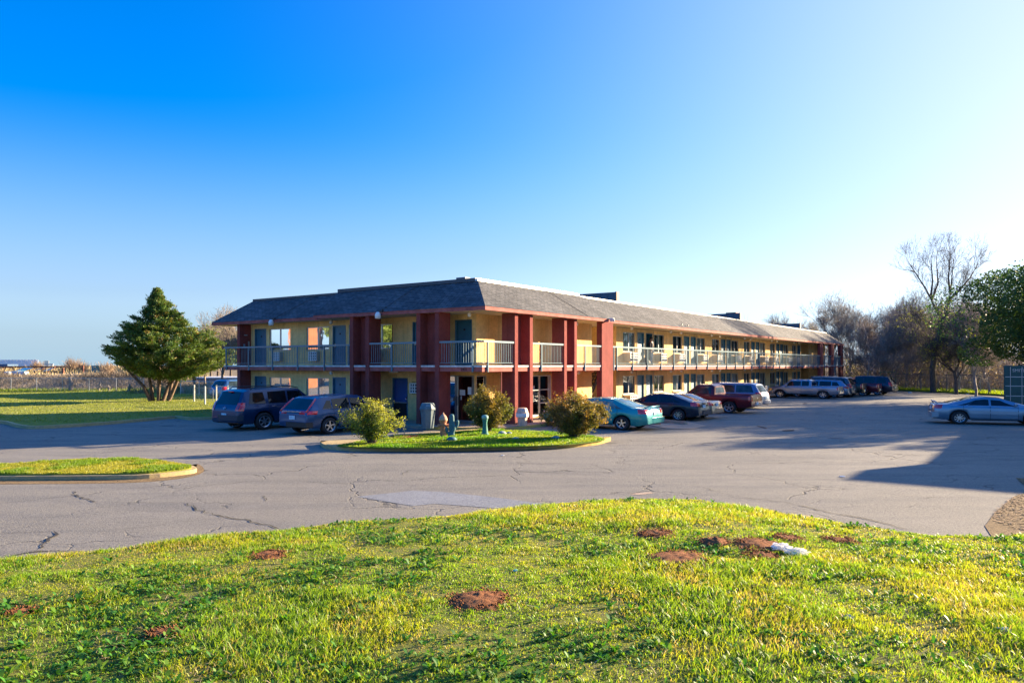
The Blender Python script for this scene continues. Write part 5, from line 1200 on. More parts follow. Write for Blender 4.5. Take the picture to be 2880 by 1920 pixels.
def grow(rg, p, d, L, r, lv, maxlv, segs, tips, up=.12, spread=.55, ratio=.79, nseg=3, wob=.16):
    p = p.copy(); d = d.copy()
    for i in range(nseg):
        d = (d+Vector((rg.gauss(0, wob), rg.gauss(0, wob), rg.gauss(0, wob)+up))).normalized(); q = p+d*(L/nseg); r2 = r*(.90 if lv else .94)
        segs.append((tuple(p), tuple(q), r, r2, lv)); 
        if (lv >= 1 or i >= 1) and i < nseg-(1 if lv else 0) and lv < maxlv and rg.random() < (.45 if lv else .95):
            ax = d.orthogonal().normalized(); ax = rot_about(ax, d, rg.uniform(0, 6.28)); nd = rot_about(d, ax, rg.uniform(.5, 1.0)); grow(rg, q, nd, L*.55, r2*.45, lv+1, maxlv, segs, tips, up, spread, ratio, max(2, nseg-1), wob)
        p, r = q, r2
    if lv >= maxlv: tips.append((tuple(p), tuple(d))); return
    nb = 2 if rg.random() < .78 else 3
    for k in range(nb):
        ax = d.orthogonal().normalized(); ax = rot_about(ax, d, 6.28*k/nb+rg.uniform(-.5, .5)); nd = rot_about(d, ax, spread*rg.uniform(.6, 1.35))
        grow(rg, p, nd, L*ratio*rg.uniform(.8, 1.15), r*(.68 if nb == 2 else .58), lv+1, maxlv, segs, tips, up, spread, ratio, nseg, wob)

def leaf_quads(C, D, size, rg_, asp=.5):
    """C (N,3) centres, size (N,), random orientation leaning along D"""
    N = len(C); u = rg_.normal(size=(N, 3))+D*1.2; u /= np.linalg.norm(u, axis=1, keepdims=True); w_ = rg_.normal(size=(N, 3)); v = np.cross(u, w_); v /= np.linalg.norm(v, axis=1, keepdims=True)+1e-9
    s = size[:, None]; V = np.zeros((N, 4, 3)); V[:, 0] = C-u*s*.5; V[:, 1] = C+v*s*asp*.5; V[:, 2] = C+u*s*.5; V[:, 3] = C-v*s*asp*.5
    return V.reshape(-1, 3), np.arange(N*4).reshape(-1, 4)

def bare_tree(seed, h, maxlv=6, spread=.5, thick=.16, leafcol=None, nleaf=0, barkm=None, lean=(0, 0), first=.20, up=.13, minr=.010, leafsize=.16, twigcol=(.10, .075, .06)):
    rg = random.Random(seed); segs = []; tips = []
    grow(rg, Vector((0, 0, -.05)), Vector((lean[0], lean[1], 1)).normalized(), h*first, thick, 0, maxlv, segs, tips, up=up, spread=spread)
    zm = max(s[1][2] for s in segs); k = h/zm
    segs = [(np.array(a)*k, np.array(b)*k, max(r0*min(1, k), minr), max(r1*min(1, k), minr), lv) for a, b, r0, r1, lv in segs]
    big = [s for s in segs if s[4] <= 2]; sm = [s for s in segs if s[4] > 2]
    return big, sm, [(np.array(p)*k, np.array(d)) for p, d in tips]
def mesh_tree(name, loc, rz, data, label, cat, barkm, leaf=None, group=None, seed=0, scale=1):
    big, sm, tips = data; root = empty(name, loc, rz, label, cat, group); root.scale = (scale,)*3
    V, Fc = tubes_np(big, 5); np_mesh('trunk', V, Fc, barkm, root, smooth=True)
    rg_ = np.random.RandomState(seed+5); V, Fc = tubes_np(sm, 3); T = np.array([t[0] for t in tips]); Dd = np.array([t[1] for t in tips])
    # terminal twigs
    tw = []
    for rep in range(3):
        d = Dd+rg_.normal(size=Dd.shape)*.45; d /= np.linalg.norm(d, axis=1, keepdims=True); l = rg_.uniform(.25, .65, len(T))[:, None]; tw += [(a, b, .010, .005) for a, b in zip(T, T+d*l)]
    V2, F2 = tubes_np(tw, 3); Fc = np.concatenate([Fc, F2+len(V)]); V = np.concatenate([V, V2]); np_mesh('crown', V, Fc, barkm, root)
    if leaf:
        col, n, size = leaf; idx = rg_.randint(0, len(T), n); C = T[idx]+rg_.normal(size=(n, 3))*.28; V, Fc = leaf_quads(C, Dd[idx], rg_.uniform(.6, 1.4, n)*size, rg_)
        c = np.repeat(np.array(col)*rg_.uniform(.55, 1.4, (n, 1)), 4, 0); np_mesh('foliage', V, Fc, M_leaf, root, col=c)
    return root
protos = []
M_barkm = bark('bark_warm_grey', (.15, .12, .10), (.34, .28, .23)); M_barkl = bark('bark_mid_grey', (.15, .13, .11), (.33, .29, .25))
specs = [(11, 9.5, 7, .38, .15, None), (12, 10.5, 7, .34, .17, ((.34, .37, .07), 1100, .11)), (13, 8.5, 7, .46, .13, ((.30, .28, .08), 500, .10)), (14, 11.5, 7, .30, .19, None), (15, 9, 7, .42, .14, ((.40, .42, .08), 1900, .11))]
def px_at(px, d): return ((px-1440)/F*d, d)
labels = ['bare grey tree rising directly behind the far end of the motel roof', 'leafy budding tree behind the first dark roof screen from the right', 'bare tree with fanned branches just right of the motel end', 'thin budding tree over the roof left of the brick chimney', 'budding tree immediately right of the brick chimney', 'bare dark tree behind the last parked SUV',
          'bare tree above the green gate', 'slender bare tree left of the tall forked tree', 'yellow green budding tree in front of the tall forked tree', 'leaning dark tree right of the tall forked tree trunk', 'bare tree filling the gap left of the evergreen oak', 'small bare tree half covered by the evergreen oak',
          'bare tree at the back of the grove between fork and oak', 'dense twiggy tree standing between two taller bare trees', 'budding tree over the middle of the far roof', 'tallest bare tree right behind the motel eave end', 'thin grey tree behind the yellow green budding tree', 'broad bare tree over the unlit corner of the lot',
          'dark stemmed tree close to the wire fence of the grove', 'budding tree farthest left above the motel roof', 'bare tree rising beside the far concrete corner', 'thin twisted tree behind the steel blue sedan roof']
tr = [(2390, 97, 3, .95), (2185, 110, 1, .95), (2455, 93, 0, 1.05), (2090, 112, 4, .88), (2235, 108, 4, .92), (2440, 86, 2, .92), (2520, 84, 0, .98), (2545, 80, 3, .85), (2590, 76, 4, .92), (2700, 72, 3, .80), (2740, 70, 0, .95), (2785, 66, 2, .95),
      (2665, 88, 1, 1.0), (2485, 100, 2, 1.15), (2290, 106, 1, .88), (2350, 92, 3, .96), (2615, 92, 0, 1.1), (2560, 95, 3, 1.0), (2640, 78, 2, .95), (2015, 115, 4, .95), (2505, 76, 2, .85), (2745, 64, 0, .82)]
for i, (px, d, kind, s) in enumerate(tr):
    sd_, h, lv, spd, th, lf = specs[kind]
    if len(protos) <= kind or True:
        pass
    key = kind
    if not any(k == key for k, _ in protos):
        o = mesh_tree('bare_tree', (*px_at(px, d), 0), i*1.7, bare_tree(sd_, h, lv, spd, th), labels[i], 'tree', M_barkl if kind % 2 else M_barkm, lf, 'bare and budding trees beyond the lot', sd_, s); protos.append((key, o))
    else:
        src = [o for k, o in protos if k == key][0]; o = copy_tree(src); o.location = (*px_at(px, d), 0); o.rotation_euler = (0, 0, i*1.7); o.scale = (s*(1+.1*math.sin(i)), s, s*(1+.06*math.cos(i*3))); o['label'] = labels[i]
# the tall forked tree
def fork_tree():
    rg = random.Random(77); segs = []; tips = []
    def path(pts, r0, r1):
        n = len(pts)
        for i in range(n-1):
            a, b = pts[i], pts[i+1]; segs.append((tuple(a), tuple(b), r0+(r1-r0)*i/(n-1), r0+(r1-r0)*(i+1)/(n-1), 0))
    fk = Vector((1.2, 0, 7.6)); path([Vector((0, 0, -.1)), Vector((-.1, .1, 2.5)), Vector((.35, 0, 5)), fk], .42, .30)
    L_ = [[fk, Vector((.5, .2, 9.0)), Vector((-.7, .4, 11.0)), Vector((-2.0, .5, 12.6)), Vector((-3.2, .4, 13.9))], [Vector((-.2, .3, 10.3)), Vector((-.1, 0, 12)), Vector((-.5, -.3, 14.3))], [Vector((-.1, .3, 9.9)), Vector((1.0, .6, 11.8)), Vector((.9, .8, 14.2))],
          [fk, Vector((1.9, -.3, 9.2)), Vector((2.2, -.4, 10.6)), Vector((2.5, -.3, 12.4)), Vector((2.9, 0, 14.3))], [Vector((2.1, -.4, 10.0)), Vector((3.6, -.6, 11.2)), Vector((5.0, -.4, 12.3)), Vector((6.1, -.2, 13.6))], [Vector((2.2, -.4, 10.6)), Vector((1.6, -1, 12.3)), Vector((1.7, -1.2, 14.3))],
          [Vector((.3, 0, 5.6)), Vector((2.9, .3, 7.4)), Vector((4.3, .4, 9.4)), Vector((4.8, .3, 11.2))]]
    for P_ in L_:
        path(P_, .17, .045)
        for i in range(1, len(P_)):
            for k in range(5 if i > 1 else 3):
                a = P_[i-1].lerp(P_[i], rg.random()); d = (P_[i]-P_[i-1]).normalized(); ax = rot_about(d.orthogonal().normalized(), d, rg.uniform(0, 6.28)); nd = rot_about(d, ax, rg.uniform(.45, .95))
                grow(rg, a, nd, rg.uniform(.9, 1.5), .034, 3, 5, segs, tips, up=.12, spread=.45)
        grow(rg, P_[-1], (P_[-1]-P_[-2]).normalized(), .9, .04, 3, 6, segs, tips, up=.1, spread=.45)
    segs = [(a, b, max(r0, .012), max(r1, .009), lv) for a, b, r0, r1, lv in segs]
    return [s for s in segs if s[4] <= 2], [s for s in segs if s[4] > 2], [(np.array(p), np.array(d)) for p, d in tips]
fkt = mesh_tree('forked_tree', (*px_at(2625, 72), 0), .0, fork_tree(), 'tallest leafless tree with wide forked crown against the white sky', 'tree', M_bark, None, None, 0, .86)
fkt.scale = (.66, .66, .88)
bt = bare_tree(31, 8.5, 7, .55, .17); mesh_tree('budding_tree', (*px_at(2690, 68), 0), 1.0, bt, 'spreading tree with fresh yellow green leaves around the fork of the tallest tree', 'tree', M_bark, ((.36, .40, .05), 3600, .12), None, 8, 1.05)

# woodland behind: far-off mass of stems and brush
rgw = np.random.RandomState(9); segs = []
for i in range(4200):
    d = rgw.uniform(74, 118); px = rgw.uniform(2020, 3080); 
    if px > 2450 and d < 80-(px-2450)*.035: d += 12
    if px < 2430 and d < 101: d = rgw.uniform(101, 118)
    x, y = px_at(px, d); 
    if d < 108 and px < 2430: continue
    h = rgw.uniform(1.0, 4.5) if rgw.rand() < .7 else rgw.uniform(4.5, 7.5); p = np.array([x, y, 0.]); dr = np.array([rgw.normal()*.22, rgw.normal()*.22, 1.]); n = 4; r = .026*h/5+.008
    for k in range(n):
        q = p+dr*h/n; segs.append((p, q, r, r*.75)); 
        for b in range(3): dd = dr*.4+rgw.normal(size=3)*.5; segs.append((q, q+dd*h/n*.8, r*.5, .008))
        p = q; r *= .75; dr = dr+rgw.normal(size=3)*.14
V, Fc = tubes_np(segs, 3)
cc_ = np.repeat(np.array([.24, .20, .17])*rgw.uniform(.4, 1.7, (len(segs), 1)), 6, 0); cc_[:, 0] *= 1.05
tag(np_mesh('woodland', V, Fc, M_twig, col=cc_), 'thicket of bare grey brown stems filling the grove behind the lot', 'woodland', kind='stuff')
n = 52000; d = rgw.uniform(76, 116, n); px = rgw.uniform(2380, 3080, n); d = np.where((px > 2450) & (d < 82-(px-2450)*.035), d+10, d); zz = rgw.rand(n)**1.7*3.4*(1+.0*d)
k = fbm(px*.012, d*.12, 3) > .40*(zz/3); px, d, zz = px[k], d[k], zz[k]; n = len(px); C = np.stack([(px-1440)/F*d, d, zz+.1], 1); V, Fc = leaf_quads(C, np.zeros((n, 3)), rgw.uniform(.10, .30, n), rgw, .4)
m = fbm(px*.02, d*.2, 8)[:, None]; c = np.where(m > .55, np.array([.26, .25, .07]), np.array([.24, .175, .145]))*rgw.uniform(.4, 1.5, (n, 1))
tag(np_mesh('undergrowth', V, Fc, M_leaf, col=np.repeat(c, 4, 0)), 'purplish brown undergrowth at the foot of the grove', 'undergrowth', kind='stuff')
e_ = [(38, 82), (40.3, 74), (41.5, 65), (41, 60), (47, 58), (60, 70), (62, 100), (36, 100), (34, 90)]
slab('grass_strip', ccw(e_), 0, .14, M_lawn2)
X_ = rs.uniform(37, 45, 12000); Y_ = rs.uniform(59, 84, 12000); k = inside(ccw(e_), X_, Y_); X_, Y_ = X_[k], Y_[k]
tag(blades('grass', X_, Y_, np.full(len(X_), .13), rs.uniform(.1, .28, len(X_)), .05, np.tile([.24, .34, .02], (len(X_), 1))*rs.uniform(.6, 1.3, (len(X_), 1)), M_blade), 'bright grass strip at the foot of the grove', 'grass', kind='stuff')

# evergreen oaks on the right
def crown_tree(name, loc, R_, zc, hz, n, col, label, seed, trunk_h, leaf=.22, nblob=34, barkm=None, group=None):
    root = empty(name, (*loc, 0), 0, label, 'tree', group); rg_ = np.random.RandomState(seed); rg = random.Random(seed); segs = []; tips = []
    grow(rg, Vector((0, 0, -.1)), Vector((0, 0, 1)), trunk_h, R_*.055, 0, 4, segs, tips, up=.02, spread=.75, ratio=.8)
    V, Fc = tubes_np([s[:4] for s in segs], 5); np_mesh('trunk', V, Fc, barkm or M_bark, root, smooth=True)
    bl = rg_.normal(size=(nblob, 3)); bl /= np.linalg.norm(bl, axis=1, keepdims=True); bl *= (rg_.rand(nblob, 1)**.35)*.86; B = bl*np.array([R_, R_, hz])+np.array([0, 0, zc]); br_ = R_*rg_.uniform(.17, .36, nblob)
    i = rg_.randint(0, nblob, n); u = rg_.normal(size=(n, 3)); u /= np.linalg.norm(u, axis=1, keepdims=True); u *= (rg_.rand(n, 1)**.22); C = B[i]+u*br_[i][:, None]*np.array([1.15, 1.15, .8])
    fz = fbm(C[:, 0]*.9+C[:, 2], C[:, 1]*.9-C[:, 2], seed); k = fz > .36; C, u, i = C[k], u[k], i[k]; N = len(C)
    V, Fc = leaf_quads(C, u*.8, rg_.uniform(.6, 1.4, N)*leaf, rg_, .55); tint = rg_.uniform(.7, 1.3, nblob)[i][:, None]
    c = (np.array(col[0])*(1-fz[k][:, None])+np.array(col[1])*fz[k][:, None])*tint*rg_.uniform(.6, 1.4, (N, 1)); np_mesh('crown', V, Fc, M_leaf, root, col=np.repeat(c, 4, 0)); return root
og = 'evergreen oaks along the right edge'; oc = ((.020, .070, .030), (.075, .13, .032))
crown_tree('evergreen_oak', (37.4, 50.5), 8.0, 5.7, 4.5, 100000, oc, 'dense dark evergreen oak overhanging the green container', 3, 2.6, .17, 46, group=og)
crown_tree('evergreen_oak', (38.5, 43.5), 5.4, 5.2, 3.6, 26000, oc, 'evergreen oak just beyond the right border, shading the lot', 4, 2.2, .22, 30, group=og)
crown_tree('evergreen_oak', (34.6, 39), 4.4, 4.6, 3.1, 16000, oc, 'smaller evergreen oak nearest the neighbour block, off the right border', 5, 2.0, .2, 24, group=og)
crown_tree('evergreen_oak', (39.6, 59), 3.6, 5.6, 2.8, 3200, ((.05, .09, .03), (.15, .17, .04)), 'olive tinted oak farthest back, left edge of the evergreen mass', 6, 2.6, .24, 36, group=og)

# cedar tree on the lawn
cx, cy = gp(430, 1127, .12); root = empty('cedar_tree', (cx+.25, cy, .1), 0, 'broad multi trunk evergreen cedar with pointed top on the left lawn', 'tree')
zl = [1.7, 2.4, 2.9, 3.5, 4.2, 4.8, 5.4, 6.0, 6.8, 7.5, 8.15]; rl = [1.2, 2.7, 3.5, 3.75, 3.4, 2.95, 2.4, 1.8, 1.0, .42, .04]; rr_ = [2.2, 4.1, 4.9, 4.7, 4.0, 3.3, 2.6, 1.55, 1.1, .5, .04]
rg = random.Random(21); rg_ = np.random.RandomState(21); segs = []; C = []; Dd = []
tr_ = [[Vector((-.25, 0, -.1)), Vector((-.45, .1, 1.2)), Vector((-.9, .2, 3.0)), Vector((-1.4, .2, 4.6))], [Vector((.1, .1, -.1)), Vector((.15, .1, 2.2)), Vector((.1, 0, 5.0)), Vector((.05, 0, 8.0))], [Vector((.9, -.2, -.1)), Vector((1.1, -.1, 1.4)), Vector((1.9, .1, 3.1)), Vector((2.5, .2, 4.8))], [Vector((-.3, -.1, -.1)), Vector((-.7, -.4, 1.1)), Vector((-2.0, -.6, 2.6)), Vector((-3.0, -.6, 3.4))], [Vector((.3, .2, -.1)), Vector((.7, .5, 1.3)), Vector((1.0, 1.5, 2.9)), Vector((1.2, 2.2, 4.2))], [Vector((1.0, -.2, .2)), Vector((1.7, -.5, 1.6)), Vector((3.0, -.8, 2.6)), Vector((4.0, -.9, 3.0))]]
for P_ in tr_:
    for i in range(3):
        for k in range(4): a = P_[i].lerp(P_[i+1], k/4); b = P_[i].lerp(P_[i+1], (k+1)/4); f = (i*4+k)/12; segs.append((tuple(a), tuple(b), .125*(1-f)+.03, .125*(1-f-.08)+.03))
for i in range(560):
    z = 1.9+6.2*(rg.random()**1.25); an = rg.uniform(0, 6.283); cxr = math.cos(an)
    Rr = np.interp(z, zl, rl if cxr < 0 else rr_); Rr *= 1-.25*abs(math.sin(an)); Rr *= rg.uniform(.74, 1.12)*(.70+.62*float(fbm(np.array([an*1.9+3]), np.array([z*.85]), 13)[0]))
    ctr = Vector((.05+ (0.25 if z < 5 else 0), 0, 0)); e = Vector((ctr.x+cxr*Rr, math.sin(an)*Rr, z+.25)); s = Vector((ctr.x+cxr*Rr*.18, math.sin(an)*Rr*.18, z-.35*Rr*.5-.15))
    if i % 3 == 0: segs.append((tuple(s), tuple(s.lerp(e, .5)), .03, .02)); segs.append((tuple(s.lerp(e, .5)), tuple(e), .02, .008))
    d = (e-s).normalized(); nsp = int(10+26*min(Rr, 4)/4); 
    for k in range(nsp):
        f = rg.random()**.55; p = s.lerp(e, .25+.75*f); wd = .42*(1-f*.55)*min(1, Rr/1.2); C.append((p.x+rg.gauss(0, wd*.5), p.y+rg.gauss(0, wd*.5), p.z+rg.gauss(0, wd*.24))); Dd.append((d.x, d.y, d.z+.35))
V, Fc = tubes_np(segs, 5); np_mesh('trunk', V, Fc, M_cedarbark, root, smooth=True)
C = np.array(C); Dd = np.array(Dd); rep = 9; N = len(C); C2 = np.repeat(C, rep, 0)+rg_.normal(size=(N*rep, 3))*np.array([.085, .085, .05]); D2 = np.repeat(Dd, rep, 0)*1.1
V, Fc = leaf_quads(C2, D2, rg_.uniform(.10, .26, N*rep), rg_, .26); cl = rg_.rand(N)[:, None]; pat = fbm(C[:, 0]*.8+9, C[:, 2]*.8+C[:, 1], 4)[:, None]
cc_ = np.array([.03, .10, .025])*(1-pat)+np.array([.14, .19, .028])*pat; cc_ = np.where(cl < .08, np.array([.22, .16, .04]), cc_)*rg_.uniform(.7, 1.35, (N, 1)); cc_ = np.repeat(cc_, rep, 0)*rg_.uniform(.75, 1.25, (N*rep, 1))
np_mesh('crown', V, Fc, M_needle, root, col=np.repeat(cc_, 4, 0))

root.scale = (1, 1, .94)
# trees between the cedar and the building
def small(px, d, seed, h, label, leaf=None, barkm=M_barkp, spread=.5, lean=(0, 0), name='bare_tree', lv=6, th=.11):
    return mesh_tree(name, (*px_at(px, d), 0), seed, bare_tree(seed, h, lv, spread, th, lean=lean), label, 'tree', barkm, leaf, None, seed)
small(620, 72, 41, 7.8, 'pale barked leafless tree between the cedar and the motel', None, M_barkp, .42, (-.25, 0))
small(632, 86, 42, 9.0, 'bare tree behind the left end of the balcony rail', None, M_barkp, .45, (.1, 0))
small(575, 80, 43, 7.0, 'young tree with pale lime leaves just right of the cedar', ((.40, .50, .10), 2500, .12), M_barkp, .4)
small(548, 70, 44, 3.5, 'low twisted bare tree at the lawn gate', None, M_barkp, .6, (.2, 0), lv=5, th=.13)
def pine(px, d, h, seed, label):
    root = empty('pine_tree', (*px_at(px, d), 0), 0, label, 'tree', 'distant pines behind the left end of the motel'); rg_ = np.random.RandomState(seed)
    V, Fc = tubes_np([((0, 0, -.1), (0.1, 0, h*.5), .2, .15), ((.1, 0, h*.5), (0, 0, h*.97), .15, .05)], 5); np_mesh('trunk', V, Fc, M_bark, root, smooth=True)
    n = 5200; B = np.stack([rg_.normal(size=60)*1.5, rg_.normal(size=60)*1.5, rg_.uniform(.42, 1, 60)*h], 1); B[:, :2] *= (1.25-(B[:, 2:3]/h-.4)*1.2); i = rg_.randint(0, 60, n); C = B[i]+rg_.normal(size=(n, 3))*np.array([.42, .42, .26])
    V, Fc = leaf_quads(C, np.tile([0, 0, .6], (n, 1)), rg_.uniform(.2, .5, n), rg_, .35); c = np.array([.05, .10, .03])*rg_.uniform(.5, 1.6, (n, 1)); np_mesh('crown', V, Fc, M_leaf, root, col=np.repeat(c, 4, 0))
pine(612, 112, 8.3, 51, 'leftmost of the distant dark pines beside the motel end'); pine(628, 118, 7.2, 52, 'second distant pine from the left, with loose crown'); pine(648, 108, 7.4, 53, 'rightmost distant pine, seen through the balcony balusters'); pine(592, 122, 6.6, 54, 'smallest distant pine, closest to the cedar')

# ---------------- shrubs on the island ----------------
def shrub(px, py, w_, h, n, cols, label, seed, zc=.6, leaf=.055, name='shrub', stems=26, sq=.8):
    x, y = gp(px, py, .14); root = empty(name, (x, y, .14), 0, label, 'shrub'); rg_ = np.random.RandomState(seed); segs = []; C = []; Dn = []
    for i in range(stems):
        an = rg_.uniform(0, 6.283); rad = rg_.rand()**.6; e = np.array([math.cos(an)*w_/2*rad, math.sin(an)*w_/2*rad*sq, h*(1-.42*rad**2)*rg_.uniform(.72, 1.04)]); p = np.array([rg_.normal()*.06, rg_.normal()*.06, -.02]); last = p
        for k in range(1, 7):
            f = k/6; q = p*(1-f)+e*f*np.array([f**.25, f**.25, 1])+rg_.normal(size=3)*.035; segs.append((last, q, .016*(1-f)+.004, .016*(1-f)+.003)); 
            if k >= 2:
                for b in range(5): tt = q+rg_.normal(size=3)*np.array([.14, .14, .12])*w_/2; segs.append((q, tt, .005, .003)); C += [q+(tt-q)*rg_.rand() for _ in range(n//(stems*25))]; Dn += [(tt-q)]*(n//(stems*25))
            last = q
    V, Fc = tubes_np(segs, 3); np_mesh('stems', V, Fc, M_bark, root); C = np.array(C)+rg_.normal(size=(len(C), 3))*.045; N = len(C); k = C[:, 2] > h*.10; C = C[k]; N = len(C)
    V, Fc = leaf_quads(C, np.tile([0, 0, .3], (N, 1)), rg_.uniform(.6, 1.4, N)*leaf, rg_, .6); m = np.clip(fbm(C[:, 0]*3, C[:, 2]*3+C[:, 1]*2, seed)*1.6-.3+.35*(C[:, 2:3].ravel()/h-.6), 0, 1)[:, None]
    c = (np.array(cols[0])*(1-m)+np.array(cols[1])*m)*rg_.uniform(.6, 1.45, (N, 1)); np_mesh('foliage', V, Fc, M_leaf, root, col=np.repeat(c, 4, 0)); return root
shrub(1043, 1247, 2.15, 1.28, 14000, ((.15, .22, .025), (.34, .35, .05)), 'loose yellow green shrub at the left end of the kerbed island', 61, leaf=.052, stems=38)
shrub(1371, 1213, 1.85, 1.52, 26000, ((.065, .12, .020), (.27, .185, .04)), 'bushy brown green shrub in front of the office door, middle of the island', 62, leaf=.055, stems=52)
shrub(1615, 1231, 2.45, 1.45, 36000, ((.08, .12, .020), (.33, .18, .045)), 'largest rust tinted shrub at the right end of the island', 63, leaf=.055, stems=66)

# ---------------- ornaments and bins ----------------
M_cact = plain('weathered_turquoise_paint', (.035, .13, .13), .7, .5, 14, bump=.5, bscale=40); M_terra = plain('terracotta', (.40, .17, .085), .85, .45, 12, bump=.6, bscale=40); M_greenc = plain('green_concrete', (.03, .17, .12), .75, .4, 12, bump=.4, bscale=40)
x, y = gp(1270.5, 1238, .15); o = empty('cactus_statue', (x, y, .14), .15, 'turquoise cactus statue with one raised arm on each side', 'garden statue')
m = MB(); m.lathe([(.16, 0), (.17, .06), (.12, .11), (.09, .13)], 14); m.build('base', M_cact, o, smooth=True)
skin_figure('stem', [(0,0,.1),(0,0,.45),(0,0,.88),(.12,0,.42),(.18,0,.50),(.19,0,.68),(-.10,0,.26),(-.17,0,.30),(-.18,0,.46)], [(0,1),(1,2),(1,3),(3,4),(4,5),(0,6),(6,7),(7,8)], [.095,.10,.085,.05,.06,.06,.045,.052,.052], M_cact, o, 2)
x, y = gp(1246.5, 1228, .15); o = empty('hydrant_ornament', (x, y, .14), .4, 'terracotta fire hydrant ornament left of the cactus statue', 'garden statue')
m = MB(); m.lathe([(.14, 0), (.14, .05), (.105, .07), (.105, .50), (.13, .52), (.13, .57)], 16); m.build('barrel', M_terra, o, smooth=False); m = MB(); m.lathe([(.15, .57), (.15, .61), (.12, .70), (.06, .77), (.025, .79), (.025, .84), (.0, .85)], 16); m.build('dome', plain('pale_terracotta', (.48, .28, .17), .85, .4, 12), o, smooth=True)
for a in (0, math.pi, -math.pi/2): m = MB(); m.tube([(.08*math.cos(a), .08*math.sin(a), .40), (.19*math.cos(a), .19*math.sin(a), .40)], .055, 10); m.build('nozzle', M_terra, o)
x, y = gp(1364, 1222.5, .15); o = empty('garden_ornament', (x, y, .14), 0, 'short green waisted pedestal ornament in front of the middle shrub', 'garden statue')
m = MB(); m.lathe([(.15, 0), (.15, .04), (.11, .08), (.085, .30), (.075, .44), (.095, .52), (.10, .56)], 14); m.build('pedestal', M_greenc, o, smooth=True); m = MB(); m.lathe([(.10, .56), (.12, .60), (.115, .68), (.06, .71), (0, .715)], 14); m.build('cap', plain('pale_green_cap', (.18, .34, .27), .7, .3), o, smooth=True)
def octbin(px, py, w_, h, mat, lab, name='litter_bin', dome=.3):
    x, y = gp(px, py, .11); o = empty(name, (x, y, .11), BANG+R(22), lab, 'litter bin'); m = MB(); m.lathe([(w_*.40, 0), (w_*.5, h*.70), (w_*.5, h*.72)], 8); m.build('bin_body', mat, o, bevel=.01)
    m = MB(); m.lathe([(w_*.55, h*.72), (w_*.55, h*.78), (w_*.46, h*.93), (w_*.40, h), (0, h+.01)], 8); l = m.build('lid', mat, o, bevel=.01); m = MB()
    for a in (R(22.5+180), R(22.5+270)): m.poly([(w_*.505*math.cos(a-.3), w_*.505*math.sin(a-.3), h*.80), (w_*.505*math.cos(a+.3), w_*.505*math.sin(a+.3), h*.80), (w_*.455*math.cos(a+.3), w_*.455*math.sin(a+.3), h*.92), (w_*.455*math.cos(a-.3), w_*.455*math.sin(a-.3), h*.92)])
    m.build('flap', M_steel, l); return o
octbin(1203, 1203.5, .62, 1.0, plain('grey_green_plastic', (.09, .14, .15), .6, .3, 6), 'grey green litter bin with flap lid between the front piers')
b2 = octbin(1469, 1197, .46, .74, plain('beige_plastic', (.66, .44, .31), .6, .15, 6), 'beige litter bin with a pale bag, between the right piers')
m = MB(); m.lathe([(.242, .50), (.27, .53), (.268, .40), (.25, .36)], 14); m.build('bag', M_white, b2)
# sprinkler post on the red mulch
x, y = gp(1137, 1227, .14); o = empty('post_with_hook', (x, y, .14), 0, 'short steel post with hook standing in the patch of red mulch', 'post')
m = MB(); m.tube([(0, 0, 0), (.01, 0, .52)], .014, 6); m.tube([(-.05, 0, .52), (.05, 0, .5)], .01, 5); m.build('pole', M_steel, o); m = MB(); m.tube([(.045*math.cos(a), 0, .60+.06*math.sin(a)) for a in np.linspace(0, 6.283, 12)], .011, 5); m.build('ring', M_steel, o)
n = 26; gx_, gy_ = np.meshgrid(np.linspace(-1, 1, n), np.linspace(-1, 1, n)); r2 = np.sqrt(gx_**2+gy_**2); zz = .045*np.clip(1-r2**2, -.4, 1)*(.5+fbm(gx_*4, gy_*4, 3)); I = (np.arange(n-1)[:, None]*n+np.arange(n-1)[None, :]).ravel()
tag(np_mesh('mulch', np.stack([(x+.02+gx_*.52).ravel(), (y+gy_*.65).ravel(), (.152+zz).ravel()], 1), np.stack([I, I+1, I+n+1, I+n], 1), soil('red_mulch', (.30, .05, .035), (.42, .10, .07), (.14, .03, .02), 6, 1)), kind='structure')
# stones on the island
M_stone = plain('grey_green_stone', (.22, .27, .24), .85, .3, 8, bump=.5)
def rock(x, y, z, s, lab, mat=M_stone, name='stone', cat='stone', sq=.55, seed=0, group=None):
    bm = bmesh.new(); bmesh.ops.create_icosphere(bm, subdivisions=3, radius=1); rg_ = random.Random(seed)
    o_ = Vector((rg_.uniform(0, 9), rg_.uniform(0, 9), 0))
    for v in bm.verts: k = .75+.5*float(fbm(np.array([v.co.x*1.5+o_.x]), np.array([v.co.y*1.5+v.co.z+o_.y]), seed)[0]); v.co = Vector((v.co.x*s*k, v.co.y*s*k, v.co.z*s*sq*k))
    me = bpy.data.meshes.new(name); bm.to_mesh(me); bm.free(); me.materials.append(mat); ob = bpy.data.objects.new(name, me); COL.objects.link(ob); ob.location = (x, y, z); return tag(ob, lab, cat, group)
for (px, py), s, lab in [((1412, 1220.5), .17, 'flat grey stone right behind the pedestal ornament'), ((1449, 1235.5), .12, 'small grey stone in the middle of the island grass'), ((1563, 1234), .16, 'grey stone just left of the rust tinted shrub'), ((1432, 1219), .09, 'tiny stone beside the flat grey stone'), ((1532, 1239), .07, 'tiny stone left of the stone by the rust tinted shrub')]:
    rock(*gp(px, py, .15), .17, s, lab, seed=px, group='stones on the island')
